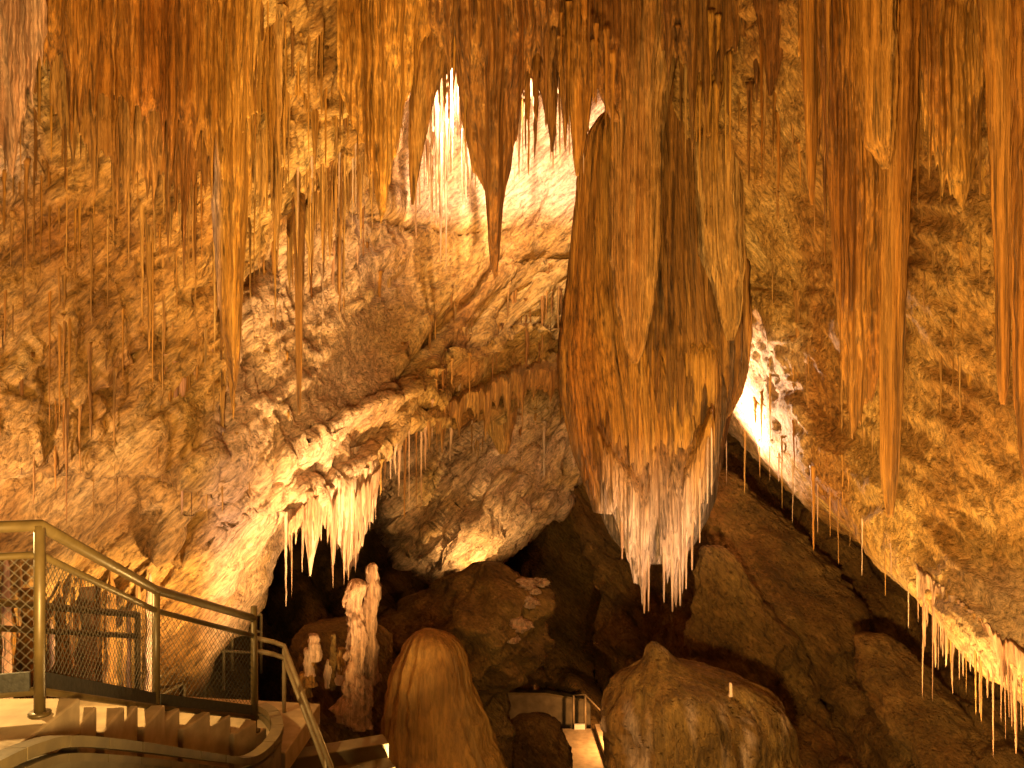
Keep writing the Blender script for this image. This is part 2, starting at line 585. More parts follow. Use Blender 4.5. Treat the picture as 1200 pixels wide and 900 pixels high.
sheet('cave_wall_west', [
    [(-300, -260, 7.0), (0, -260, 8.0), (150, -260, 8.6), (280, -260, 9.2), (400, -260, 11), (500, -260, 14.5), (610, -260, 16.5), (760, -260, 16.5)],
    [(-300, 0, 7.0), (0, 0, 8.2), (150, 0, 8.8), (280, 0, 9.4), (400, 0, 11.0), (500, 0, 15.0), (610, 0, 17.0), (760, 0, 16.5)],
    [(-300, 160, 7.1), (0, 160, 8.3), (150, 160, 9.1), (280, 160, 9.9), (400, 160, 11.8), (500, 160, 15.8), (610, 160, 17.2), (760, 160, 16.8)],
    [(-300, 290, 7.4), (0, 290, 8.5), (150, 290, 9.5), (280, 290, 10.7), (400, 290, 13.0), (500, 290, 15.4), (620, 290, 16.4), (760, 290, 17)],
    [(-300, 420, 7.6), (0, 420, 8.8), (150, 420, 9.8), (280, 420, 11.0), (400, 420, 12.8), (500, 400, 14.4), (610, 390, 16.2), (760, 390, 18)],
    [(-300, 560, 7.8), (0, 560, 8.9), (150, 560, 9.7), (280, 550, 10.4), (400, 530, 11.4), (500, 480, 13.0), (610, 440, 16), (760, 420, 18)],
    [(-300, 760, 8.6), (0, 720, 9.6), (130, 710, 10.1), (300, 662, 10.6), (415, 578, 11.5), (505, 508, 13.3), (615, 458, 16.2), (760, 432, 19)],
    [(-300, 1000, 9.6), (0, 900, 10.6), (130, 830, 10.9), (314, 700, 11.5), (430, 590, 13.6), (515, 515, 16), (620, 465, 19.5), (760, 440, 21)],
    [(-300, 1300, 10.6), (0, 1150, 11.8), (130, 990, 12.5), (322, 790, 12.8), (440, 585, 17), (525, 510, 20), (625, 470, 22), (760, 440, 24)],
], 430, 470, (west_big, rock_fine(0.14, NL, 2, left_flute)), M['wall'], left_pale,
    label='sloping ochre cave wall with diagonal ledges')


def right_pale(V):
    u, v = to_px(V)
    k = 1.2 * smooth01((v - 372) / 40) * smooth01((958 - u) / 40)  # paints the niche glow higher up the rock
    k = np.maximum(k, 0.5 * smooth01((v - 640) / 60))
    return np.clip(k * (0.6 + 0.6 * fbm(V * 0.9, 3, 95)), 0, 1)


sheet('cave_wall_east', [
    [(770, -260, 12.0), (880, -260, 11.0), (960, -260, 9.5), (1080, -260, 8.4), (1200, -260, 7.6), (1420, -260, 6.4)],
    [(770, 0, 13.0), (880, 0, 11.8), (960, 0, 10.4), (1080, 0, 9.2), (1200, 0, 8.2), (1420, 0, 6.8)],
    [(770, 160, 13.8), (880, 160, 12.4), (960, 170, 11.2), (1080, 180, 9.8), (1200, 180, 8.5), (1420, 180, 7.0)],
    [(770, 280, 14.2), (880, 300, 13.2), (965, 340, 11.8), (1080, 380, 9.9), (1200, 400, 8.6), (1420, 420, 7.0)],
    [(775, 310, 14.4), (890, 345, 13.3), (958, 470, 11.8), (1080, 560, 9.8), (1200, 620, 8.4), (1420, 680, 6.9)],
    [(775, 340, 14.6), (905, 392, 13.4), (945, 515, 12.0), (1080, 655, 9.7), (1200, 755, 8.1), (1420, 880, 6.8)],
    [(775, 390, 15.6), (860, 482, 15.8), (938, 566, 13.6), (1085, 683, 10.2), (1205, 800, 8.5), (1420, 930, 7.2)],
    [(775, 395, 17.5), (862, 492, 18), (930, 562, 16.5), (1085, 685, 13.0), (1210, 806, 11), (1420, 950, 10)],
    [(775, 380, 21), (862, 470, 22), (930, 540, 21), (1090, 670, 18), (1215, 800, 15), (1420, 950, 13)],
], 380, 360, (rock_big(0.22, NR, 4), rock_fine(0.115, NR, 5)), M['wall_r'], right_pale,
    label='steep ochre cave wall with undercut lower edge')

sheet('cave_wall_gallery', [
    [(400, 380, 17), (500, 370, 18.5), (580, 360, 19), (720, 360, 20)],
    [(400, 480, 17), (500, 450, 18.4), (580, 440, 18.8), (720, 430, 20)],
    [(420, 540, 17.4), (510, 520, 18.2), (590, 500, 18.5), (720, 470, 19.6)],
    [(430, 575, 18), (520, 590, 18.0), (600, 560, 18.3), (700, 500, 19.2)],
    [(436, 590, 18.5), (515, 642, 18.0), (605, 612, 18.4), (690, 515, 19.2)],
    [(440, 595, 20), (518, 650, 20), (610, 618, 20), (690, 520, 21)],
    [(440, 590, 24), (520, 640, 24), (615, 605, 24), (690, 515, 25)],
], 200, 200, (rock_big(0.4, NL, 7, 0.5), rock_fine(0.3, NL, 8)), M['wall'],
    lambda V: np.clip(smooth01((to_px(V)[1] - 440) / 60) * (0.6 + 0.7 * fbm(V * 0.9, 3, 97)), 0, 1),
    label='pale lumpy gallery wall behind the hanging dripstone')

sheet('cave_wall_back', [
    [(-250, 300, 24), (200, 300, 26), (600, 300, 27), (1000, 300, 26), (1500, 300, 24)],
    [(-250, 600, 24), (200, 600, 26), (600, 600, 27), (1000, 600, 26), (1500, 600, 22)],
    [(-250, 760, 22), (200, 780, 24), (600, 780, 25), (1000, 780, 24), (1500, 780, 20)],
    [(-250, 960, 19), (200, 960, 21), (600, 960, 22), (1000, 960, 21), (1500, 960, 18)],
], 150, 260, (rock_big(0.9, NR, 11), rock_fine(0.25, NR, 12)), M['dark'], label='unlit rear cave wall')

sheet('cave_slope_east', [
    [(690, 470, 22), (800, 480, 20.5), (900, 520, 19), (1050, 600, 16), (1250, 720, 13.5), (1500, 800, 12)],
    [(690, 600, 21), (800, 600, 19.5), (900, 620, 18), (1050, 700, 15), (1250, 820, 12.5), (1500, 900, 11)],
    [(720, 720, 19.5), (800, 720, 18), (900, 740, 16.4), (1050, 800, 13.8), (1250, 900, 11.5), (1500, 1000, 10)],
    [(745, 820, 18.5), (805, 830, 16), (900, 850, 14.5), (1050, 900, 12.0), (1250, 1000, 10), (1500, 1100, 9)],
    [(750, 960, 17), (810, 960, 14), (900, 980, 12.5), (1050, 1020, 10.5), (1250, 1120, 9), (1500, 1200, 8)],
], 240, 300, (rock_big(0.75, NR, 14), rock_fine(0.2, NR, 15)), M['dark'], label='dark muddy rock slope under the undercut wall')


def floor_sheet():
    n, m = 150, 170
    X, Yg = np.meshgrid(np.linspace(-16, 16, m), np.linspace(1.0, 30, n))
    Z = np.interp(Yg, [1, 6, 12, 18, 30], [-1.0, -0.6, -0.3, -0.15, 0.6])
    P = np.stack([X, Yg, Z], -1)
    P[..., 2] += 0.30 * fbm(P * 0.5, 5, 21) + 0.15 * ridged(P * 0.9, 3, 22) - 0.2
    i = np.arange(n * m).reshape(n, m)
    Q = np.stack([i[:-1, :-1], i[:-1, 1:], i[1:, 1:], i[1:, :-1]], -1).reshape(-1, 4)
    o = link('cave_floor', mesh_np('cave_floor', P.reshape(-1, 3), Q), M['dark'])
    tag(o, kind='structure', label='muddy uneven cave floor')
    SHEETS.append((P.reshape(-1, 3).copy(), Q))


floor_sheet()


def roof_sheet():
    n, m = 200, 260
    X, Yg = np.meshgrid(np.linspace(-10, 11, m), np.linspace(-3, 20, n))
    Z = CZ + np.interp(Yg, [-3, 2, 6, 8, 9.5, 10.6, 13, 20], [3.6, 3.4, 3.6, 4.2, 4.75, 5.4, 8.5, 9.5])
    P = np.stack([X, Yg, Z], -1)
    P[..., 2] += 0.16 * fbm(P * 0.7, 5, 25) - 0.22 * np.abs(pn(P * np.array([2.2, 1.2, 1]), 26))
    i = np.arange(n * m).reshape(n, m)
    Q = np.stack([i[:-1, :-1], i[1:, :-1], i[1:, 1:], i[:-1, 1:]], -1).reshape(-1, 4)
    o = link('cave_roof', mesh_np('cave_roof', P.reshape(-1, 3), Q), M['ochre'])
    tag(o, kind='structure', label='ribbed ochre cave roof')
    SHEETS.append((P.reshape(-1, 3).copy(), Q))


roof_sheet()

# one search tree over the walls: what a dripstone hangs from
_v, _q, _o = [], [], 0
for V, Q in SHEETS:
    _v.append(V)
    _q.append(Q + _o)
    _o += len(V)
BVH = BVHTree.FromPolygons(np.concatenate(_v).tolist(), np.concatenate(_q).tolist())


def hit(u, v):
    o = Vector((0, 0, CZ))
    d = (at(u, v, 1.0) - o).normalized()
    p = BVH.ray_cast(o, d, 100)[0]
    return p


# ------------------------------------------------------------------ ribbed draperies with ragged hems
def lnf(pts):
    xs, ys = [p[0] for p in pts], [p[1] for p in pts]
    return lambda u: np.interp(u, xs, ys)


def drape(label, vtop, env, Yp, mat, tooth, amp, seed, thick=0.14, rows=60, bury=0.0, step=1.25, name='drapery', parent=None, pale=None, belly=0.0, cat='drapery', wall_hung=False):
    r = np.random.default_rng(seed)
    u0, u1 = env[0][0], env[-1][0]
    m = int((u1 - u0) / step)
    u = np.linspace(u0, u1, m)
    vt = lnf(vtop)(u) if isinstance(vtop, list) else np.full(m, float(vtop))
    vb = lnf(env)(u)
    tc = []
    x = u0
    while x < u1:
        tc.append((x, r.uniform(*tooth), r.exponential(amp) if r.random() < 0.75 else amp * 0.2))
        x += r.uniform(*tooth) * 0.8
    tooth_v = np.zeros(m)
    for (c, w_, a) in tc:
        q = np.clip(1 - np.abs(u - c) / w_, 0, 1)
        tooth_v = np.maximum(tooth_v, min(a, amp * 2.6) * q ** 1.6)
    vb = vb + tooth_v
    t = np.linspace(0, 1, rows)[:, None]
    v = vt[None] + t * (vb - vt)[None]
    um = u[None] + 5.0 * pn(np.stack([np.broadcast_to(u[None] * 0.03, v.shape), v * 0.012, np.full(v.shape, seed * 1.0)], -1), seed)
    rib = np.zeros(v.shape)
    for (c, w_, a) in tc:
        q = np.clip(1 - ((um - c) / (w_ * 0.75)) ** 2, 0, 1)
        rib = np.maximum(rib, np.sqrt(q) * (0.5 + 0.5 * min(a / amp, 1.5)))
    rib = rib + 0.25 * pn(np.stack([um * 0.35, v * 0.02, np.full(v.shape, 3.3)], -1), seed + 2)
    Yc = lnf(Yp)(u)[None] if isinstance(Yp, list) else np.full((1, m), float(Yp))
    if wall_hung:                         # follow the rock it hangs from
        qs = np.linspace(0, m - 1, 14).astype(int)
        ys = []
        for q in qs:
            hs = [hit(u[q], vt[q] - dv) for dv in (0, 10, 20, 30)]
            hs = [h.y for h in hs if h is not None]
            ys.append(min(hs + [float(Yc[0, q]) + 0.8]))
        ys = np.convolve(np.pad(np.array(ys), 1, mode='edge'), np.ones(3) / 3, 'valid')
        Yc = np.interp(np.arange(m), qs, ys)[None] - 0.04
    big = 0.5 * pn(np.stack([um * 0.022, v * 0.006, np.full(v.shape, 9.1)], -1), seed + 5)
    sh = (1 - 0.85 * t ** 4)
    if bury and parent is None:
        gaps = []
        for q in range(0, m, max(1, m // 12)):
            h = hit(u[q], vt[q])
            if h is not None:
                gaps.append(h.y - float(Yc[0, q]))
        bury = float(np.clip(np.median(gaps) + 0.35, bury, 2.5)) if gaps else bury
    push = bury * (1 - smooth01(t / (0.35 if parent is None else 0.6)))
    hump = belly * np.sin(np.pi * (u - u0) / (u1 - u0))[None] ** 0.8 * (1 - t ** 1.5)
    yf = Yc + push + big * thick * 3 - thick * (0.2 + rib) * sh - hump
    yb = Yc + push + big * thick * 3 + thick * 0.5 * (1 - t)
    P = []
    for yy in (yf, yb[::-1]):
        vv = v if yy is yf else v[::-1]
        X = (u[None] - 600) / F * yy
        Z = CZ + (450 - vv) / F * yy
        P.append(np.stack([X, yy, Z], -1))
    P = np.concatenate([P[0], P[1][1:]])
    P = P + 0.02 * fbm(P * 6.0, 3, seed + 8)[..., None] * np.array([0.3, 1, 0])
    n = len(P)
    i = np.arange(n * m).reshape(n, m)
    Q = np.stack([i[:-1, :-1], i[1:, :-1], i[1:, 1:], i[:-1, 1:]], -1).reshape(-1, 4)
    V = P.reshape(-1, 3)
    org = V[m // 2].copy() if parent is None else np.array(parent.location)
    pa = None if pale is None else pale(V, *to_px(V))
    o = link(name, mesh_np(name, V - org, Q, pale=pa), M[mat], parent)
    if parent is None:
        o.location = org
        tag(o, label, cat)
    return o


# ------------------------------------------------------------------ the giant hanging flowstone
def giant():
    g = empty('giant_stalactite', at(740, -60, 13))
    tag(g, 'huge layered brown flowstone stalactite ending in pale pink drip points', 'stalactite')

    def low_pale(A, u, v):
        return np.clip(smooth01((v - 500) / 150) * smooth01((u - 692) / 18) * (0.9 + 0.5 * fbm(A * np.array([2.5, 2.5, 0.8]), 3, 33)), 0, 1)

    loft('core', [(-70, 690, 905), (40, 712, 880), (120, 740, 862), (200, 755, 858), (300, 760, 866), (380, 770, 872), (440, 800, 868), (478, 826, 858), (492, 838, 848)],
         13.35, 0.35, 220, 150, 0.34, 8, 41, M['flow_dark'], g, fz=0.10, fine=0.05, ribs=0.6)
    loft('bulge', [(132, 708, 732), (142, 700, 738), (160, 691, 746), (200, 683, 755), (260, 678, 764), (330, 672, 778), (400, 665, 795), (450, 667, 808), (510, 676, 815),
                   (560, 690, 800), (600, 700, 780)],
         [13.7, 13.7, 13.7, 13.7, 13.7, 13.7, 13.6, 13.5, 13.4, 13.4, 13.4], 0.55, 280, 170, 0.20, 9, 43, M['flow'], g, fz=0.08, fine=0.03, pale=low_pale, ribs=0.7)
    loft('skirt', [(330, 735, 800), (380, 712, 822), (425, 698, 834), (470, 692, 838), (540, 703, 830), (590, 716, 822), (630, 730, 808), (650, 745, 795), (660, 755, 780)],
         13.55, 0.5, 280, 180, 0.34, 10, 47, M['flow_dark'], g, fz=0.08, fine=0.05, pale=low_pale, ribs=0.9)
    loft('tongue', [(-70, 690, 805), (0, 697, 798), (60, 704, 790), (110, 714, 780), (160, 720, 774), (250, 717, 773), (300, 718, 770), (340, 722, 766), (380, 729, 760), (410, 735, 754), (426, 741, 747)],
         12.55, 0.8, 240, 150, 0.24, 7, 51, M['ochre'], g, fz=0.14, fine=0.05, groove=[(-88, 0.10, 0.28), (-60, 0.05, 0.10), (-118, 0.06, 0.10)])
    loft('lobe', [(70, 840, 848), (110, 830, 856), (140, 822, 863), (175, 816, 868), (240, 820, 868), (300, 824, 870), (340, 838, 869), (375, 846, 866), (399, 852, 859)],
         12.7, 0.6, 110, 100, 0.26, 6, 53, M['ochre'], g, fz=0.12, fine=0.06, bury=1.8)
    loft('lobe', [(350, 808, 824), (380, 798, 836), (440, 800, 842), (490, 806, 838), (540, 812, 832), (590, 815, 824)],
         13.2, 0.6, 80, 70, 0.22, 6, 59, M['flow'], g, fz=0.12, pale=low_pale, bury=0.6)
    # hem of drip points
    drape(None, [(664, 400), (750, 430), (838, 420)], [(664, 450), (678, 525), (692, 572), (700, 560), (712, 582), (726, 622), (742, 672), (756, 695), (764, 650), (771, 596), (780, 655), (790, 688), (802, 668), (812, 620), (822, 570), (832, 515), (838, 460)],
          [(664, 13.5), (700, 13.1), (750, 12.95), (800, 13.0), (838, 13.3)], 'flow_dark', (3.5, 8), 15, 61, 0.13, 110, 0.7, 0.9, 'hem', g, low_pale, 0.15)
    drape(None, [(765, 470), (838, 450)], [(765, 560), (775, 610), (790, 660), (805, 640), (815, 600), (838, 480)],
          12.9, 'flow', (3, 7), 22, 62, 0.12, 80, 1.0, 0.9, 'hem', g, low_pale, 0.1)
    drape(None, [(700, 480), (762, 470)], [(700, 520), (725, 600), (745, 665), (757, 690), (762, 640)],
          12.9, 'flow', (3, 7), 14, 63, 0.10, 80, 1.0, 0.9, 'hem', g, low_pale, 0.1)
    for q, (u, v0, w_, v1) in enumerate([(755, 660, 4, 719), (760, 650, 3, 716), (778, 640, 4, 706), (788, 640, 4, 717), (797, 630, 4, 710), (804, 620, 3, 690), (811, 600, 4, 668), (820, 560, 3, 636), (829, 500, 3, 590), (834, 480, 3, 580), (729, 600, 4, 655)]):
        h = w_ / 2
        loft('drip_point', [(v0, u - h, u + h), ((v0 + v1) / 2, u - h * 0.8, u + h * 0.8), (v1 - 4, u - h * 0.5, u + h * 0.5), (v1, u - 0.6, u + 0.6)],
             12.85, 0.9, 12, 30, 0.2, 2.0, 200 + q, M['pale'], g, fine=0.1)
    # oblique rib where a curtain has broken away
    loft('rib', [(-10, 644, 654), (10, 650, 661), (40, 667, 677), (87, 693, 702), (135, 714, 726), (142, 720, 726)], 12.1, 1.0, 24, 60, 0.1, 2, 260, M['ochre'], g)
    return g


giant()

# ------------------------------------------------------------------ big separate stalactites
BIG = [
    # rows, Y, label, material, flute, n
    ('dark slanting spike stalactite at the edge of the bright alcove',
     [(-40, 485, 545), (40, 490, 532), (80, 486, 520), (120, 481, 507), (170, 479, 496), (210, 480, 489), (240, 482, 485)], 10.0, 'flow_dark', .13, 60, 3),
    ('short brown spike stalactite hanging from the drape above the alcove',
     [(-30, 655, 712), (50, 660, 702), (100, 666, 694), (150, 670, 688), (185, 672, 682), (206, 675, 678)], 10.4, 'flow', .15, 70, 4),
    ('short fluted stalactite between the cone and the spike above the alcove',
     [(-40, 600, 670), (40, 612, 660), (80, 620, 652), (110, 635, 652), (150, 643, 651), (178, 646, 648)], 10.6, 'flow_dark', .2, 70, 5),
    ('slim straight column stalactite hanging in front of the pale wall patch',
     [(-60, 938, 962), (60, 941, 959), (150, 944, 957), (200, 946, 955), (240, 950, 953)], 8.2, 'flow', .12, 36, 3),
    ('straight orange column stalactite reaching lowest along the steep wall',
     [(-60, 1030, 1078), (60, 1032, 1074), (150, 1034, 1070), (230, 1036, 1066), (330, 1034, 1061), (450, 1032, 1057), (540, 1033, 1054), (580, 1036, 1050), (606, 1040, 1046)], 7.6, 'flow', .12, 70, 4),
    ('folded orange drape stalactite overlapping the long curtain',
     [(-60, 1000, 1050), (80, 1004, 1048), (160, 1012, 1046), (180, 1024, 1044), (198, 1034, 1041)], 7.45, 'flow', .16, 60, 4),
    ('tall orange rod stalactite with a pale rounded end',
     [(-60, 1148, 1198), (20, 1150, 1196), (90, 1157, 1193), (200, 1162, 1188), (300, 1166, 1186), (400, 1168, 1183), (455, 1170, 1181), (474, 1173, 1178)], 6.8, 'flow', .11, 60, 4),
    ('thick ochre pillar stalactite continuing past the rod with the pale end',
     [(-60, 1190, 1260), (100, 1192, 1255), (300, 1191, 1245), (450, 1193, 1235), (520, 1196, 1225), (570, 1202, 1212)], 6.5, 'flow', .12, 60, 4),
    ('thin dark pole stalactite hanging from the slanting ledge',
     [(215, 340, 358), (270, 344, 356), (350, 346, 355), (430, 347, 354), (486, 349, 352)], 10.4, 'flow_dark', .1, 24, 2),
    ('smaller pale dripstone cone beside the bright fan',
     [(570, 352, 388), (600, 354, 380), (630, 358, 372), (655, 361, 367), (675, 362.5, 364)], 12.0, 'pale', .26, 60, 5),
    ('brown hanging lobe in the pale gallery',
     [(440, 556, 612), (470, 562, 604), (500, 572, 602), (520, 580, 598), (532, 586, 594)], 17.4, 'ochre', .2, 50, 4),
    ('broad brown stalactite hanging beside the giant flowstone above the steep wall',
     [(-60, 880, 945), (10, 888, 930), (60, 895, 918), (95, 899, 908), (112, 901, 904)], 11.2, 'flow_dark', .18, 60, 5),
    ('brown blade stalactite between the giant flowstone and the dark cleft',
     [(-60, 800, 868), (30, 806, 858), (90, 812, 850), (130, 820, 842), (160, 828, 836)], 12.4, 'flow', .2, 70, 6),
]


def wall_gap(rows, Y):
    """how far the rock lies behind a stalactite's upper end"""
    if rows[0][0] <= 0:
        return 0.0
    p = hit((rows[0][1] + rows[0][2]) / 2, rows[0][0])
    return 0.5 if p is None else min(1.6, max(0.4, p.y - (Y if np.isscalar(Y) else Y[0]) + 0.35))


for q, (lab, rows, Y, mt, fl, n, ff) in enumerate(BIG):
    if rows[0][0] > 0:
        c_ = (rows[0][1] + rows[0][2]) / 2
        rows = [(rows[0][0] - 30, c_ - 1, c_ + 1), (rows[0][0] - 12, c_ - 4, c_ + 4)] + rows
    o = loft('stalactite', rows, Y, 0.75, int(n * 1.3), 100, fl * 1.4, ff * 1.2, 300 + 7 * q, M[mt], fz=0.12, fine=0.06, bury=wall_gap(rows, Y), ribs=0.6)
    tag(o, lab, 'stalactite')

drape('brown ribbed drapery with ragged hem around the broad cone', -90, [(388, 110), (420, 140), (455, 150), (475, 105), (505, 55), (530, 50), (560, 100), (600, 100), (620, 66), (650, 72), (690, 85), (728, 125)],
      10.5, 'flow_dark', (5, 13), 42, 11, 0.22, 80)
drape('long streaked brown drapery under the roof above the sloping wall', -90, [(-30, 40), (20, 0), (60, 50), (120, 105), (200, 130), (240, 150), (300, 130), (350, 105), (400, 125)],
      [(-30, 7.8), (150, 8.45), (280, 8.95), (400, 10.3)], 'flow', (3, 10), 40, 12, 0.13, 80)
drape('darker inner drapery layered behind the streaked one on the sloping wall', -90, [(60, 120), (140, 190), (220, 200), (300, 180), (395, 190)],
      [(60, 8.45), (150, 8.7), (280, 9.4), (395, 10.9)], 'ochre', (3, 9), 55, 22, 0.11, 80)
drape('brown drapery over the dark cleft beside the giant flowstone', -90, [(775, 50), (830, 85), (870, 35), (900, 55), (945, 30)], 11.8, 'flow_dark', (5, 12), 50, 13, 0.2, 60)
drape('orange drapery behind the long curtains on the steep wall', -90, [(935, 30), (965, 120), (985, 170), (1060, 150), (1080, 40), (1100, 130), (1145, 150), (1158, 30), (1220, 190)],
      [(935, 8.7), (1080, 8.1), (1220, 7.1)], 'flow', (5, 14), 60, 14, 0.16, 70)
drape('pale fringe drapery hanging along the slanting ledge', [(336, 255), (375, 195), (440, 125)], [(336, 300), (375, 250), (440, 165)], [(336, 10.5), (440, 12.2)], 'ochre', (3, 7), 45, 16, 0.1, 40, 0.8)
drape('bright ribbed drapery fringing the black hollow', [(338, 604), (362, 570), (446, 540)], [(338, 622), (362, 605), (405, 612), (440, 575), (446, 560)], [(338, 11.6), (446, 12.5)], 'rose', (3, 8), 32, 17, 0.1, 40, 0.25, wall_hung=True)
drape('pinkish fringe drapery under the undercut wall', [(1074, 650), (1215, 765)], [(1074, 682), (1140, 735), (1215, 800)], [(1074, 9.65), (1215, 8.05)], 'rose', (4, 8), 38, 18, 0.08, 40, 0.25, wall_hung=True)
drape('brown fringe drapery on the lip above the pale gallery', [(500, 475), (600, 425), (700, 415)], [(500, 500), (600, 455), (700, 450)], [(500, 14.0), (615, 16.8), (700, 17.6)], 'ochre', (3, 7), 22, 19, 0.12, 36, 0.3, wall_hung=True)
drape('broad brown cone of ribbed drapery tapering to a needle before the bright alcove', -90, [(497, 20), (515, 45), (533, 70), (541, 140), (552, 190), (568, 222), (574, 290), (578.5, 322), (583, 295), (590, 235), (599, 190), (606, 140), (617, 80), (640, 40), (655, 20)],
      9.9, 'flow_dark', (4, 11), 12, 31, 0.16, 110, 0, 0.9, 'stalactite', None, None, 0.55, 'stalactite')
drape('ragged brown drapery with a long centre needle beside the dark spike', -90, [(395, 100), (412, 140), (428, 170), (437, 205), (446, 262), (452, 225), (462, 170), (474, 120), (492, 70), (508, 40)],
      9.9, 'flow', (4, 10), 16, 32, 0.16, 100, 0, 0.9, 'stalactite', None, None, 0.4, 'stalactite')
drape('long drapery with a painted pink highlight edge running down the sloping wall', -90, [(232, 60), (245, 200), (256, 330), (266, 440), (273, 480), (280, 400), (288, 270), (300, 150), (318, 50)],
      [(232, 9.2), (318, 9.4)], 'flow', (3.5, 9), 18, 33, 0.13, 120, 0, 0.9, 'stalactite', None, lambda V, u, v: np.clip(0.75 * smooth01((262 - u) / 12) * smooth01((v - 150) / 60), 0, 1), 0.4, 'stalactite')  # mask paints a pink highlight along the edge
drape('long orange curtain stalactite with a frayed lower blade', -90, [(958, 40), (968, 180), (976, 320), (985, 415), (994, 478), (1003, 502), (1012, 472), (1024, 462), (1032, 430), (1038, 180)],
      7.95, 'flow', (3.5, 9), 10, 36, 0.11, 120, 0, 0.9, 'stalactite', None, None, 0.3, 'stalactite')
drape('three-pronged orange drape stalactite with short ragged tips', -90, [(1074, 80), (1090, 165), (1108, 200), (1118, 228), (1128, 246), (1138, 212), (1146, 185), (1154, 60)],
      7.7, 'flow', (3.5, 9), 22, 37, 0.11, 90, 0, 0.9, 'stalactite', None, None, 0.25, 'stalactite')
drape('pale pink ribbon drapery at the dark roof corner', -20, [(-12, 150), (4, 170), (13, 205), (22, 160), (34, 90), (55, 40)],
      7.7, 'rose', (3, 7), 18, 34, 0.10, 70, 0, 0.9, 'stalactite', None, None, 0.2, 'stalactite')
drape('bright ribbed dripstone fan hanging over the black hollow', [(396, 528), (446, 518)], [(396, 630), (402, 655), (408, 678), (414, 660), (424, 635), (434, 605), (446, 560)],
      12.3, 'pale', (3, 6), 12, 35, 0.10, 70, 0.25, 0.9, 'stalactite', None, None, 0.25, 'stalactite', True)
drape('white drapery glowing in the alcove behind the dark spike', 40, [(478, 110), (520, 130), (562, 120)], 15.0, 'pale', (3, 8), 75, 20, 0.16, 50)
drape('white drapery glowing in the alcove between cone and giant flowstone', 30, [(602, 100), (640, 105), (694, 95)], 15.6, 'pale', (3, 8), 55, 21, 0.16, 50)

# ------------------------------------------------------------------ straws and small stalactites
def straw_mesh(seed, mat, n=9, k=22, taper=0.75):
    r = np.random.default_rng(seed)
    t = np.linspace(0, 1, k)
    rad = (1 - taper * t ** 1.3) * (1 + 0.9 * np.exp(-t * 9)) * (1 + 0.10 * r.normal(size=k))
    rad[-1] *= 0.35
    th = np.linspace(0, 2 * np.pi, n, endpoint=False)
    ang = 1 + 0.14 * np.sin(th * 3 + r.random() * 6)[None, :] + 0.10 * r.normal(size=(1, n))
    wob = np.cumsum(r.normal(size=(k, 2)) * 0.10, 0)
    x = wob[:, :1] + rad[:, None] * np.cos(th) * ang
    y = wob[:, 1:] + rad[:, None] * np.sin(th) * ang
    V = np.stack([x, y, np.broadcast_to(-t[:, None], (k, n))], -1).reshape(-1, 3)
    V = np.concatenate([V, [[0, 0, 0], [wob[-1, 0], wob[-1, 1], -1.01]]])
    i = np.arange(k * n).reshape(k, n)
    j = np.roll(i, -1, 1)
    Q = np.stack([i[:-1], i[1:], j[1:], j[:-1]], -1).reshape(-1, 4)
    T = np.concatenate([np.stack([np.full(n, k * n), i[0], j[0]], -1), np.stack([np.full(n, k * n + 1), j[-1], i[-1]], -1)])
    me = mesh_np('straw', V, Q, T)
    me.materials.append(M[mat])
    return me


STRAW = {mt: [straw_mesh(500 + 13 * i + len(mt), mt, taper=0.5 + 0.05 * i) for i in range(8)] for mt in ('flow', 'flow_dark', 'ochre', 'pale', 'rose')}


HUE = {'flow': 'orange', 'flow_dark': 'dark brown', 'ochre': 'ochre', 'pale': 'pale', 'rose': 'pinkish'}


def straw(u, v, v1, wpx, mat, label, group, Y=None, name='straw_stalactite'):
    label = ('long ' if v1 - v > 95 else 'short ' if v1 - v < 50 else '') + ('hair-thin ' if wpx < 2.6 else '') + HUE[mat] + ' ' + label
    if Y is None:
        p = hit(u, v)
        if p is None:
            return
        Y = p.y
        p = p + Vector((0, 0.05, 0.05))
    else:
        p = at(u, v, Y)
        if v > 100:                       # hung from a lip: find the rock just above
            for dv in range(0, 70, 7):
                h = hit(u, v - dv)
                if h is not None and h.y < Y + 1.3:
                    v = v - dv
                    p = h + Vector((0, 0.06, 0.04))
                    Y = h.y
                    break
    L = (v1 - v) / F * Y
    if L < 0.05:
        return
    r_ = max(0.008, wpx / 2 / F * Y)
    o = link(name, random.choice(STRAW[mat]), None)
    o.location = p
    o.scale = (r_, r_, L + 0.05)
    o.rotation_euler = (0, 0, random.random() * 6.28)
    tag(o, label, 'stalactite', group)


U = random.uniform


def W(a, b):
    return min(b, max(a * 0.5, random.lognormvariate(math.log(a * 0.95), 0.45)))



def field(n, u0, u1, vfun, lfun, wfun, mats, label, group, Y=None):
    for i in range(n):
        u = u0 + (u1 - u0) * (i + U(0.05, 0.95)) / n
        v = vfun(u)
        straw(u, v, v + lfun(), wfun(), random.choice(mats), label, group, Y(u) if callable(Y) else Y)


def ln(pts):
    xs, ys = [p[0] for p in pts], [p[1] for p in pts]
    return lambda u: float(np.interp(u, xs, ys))


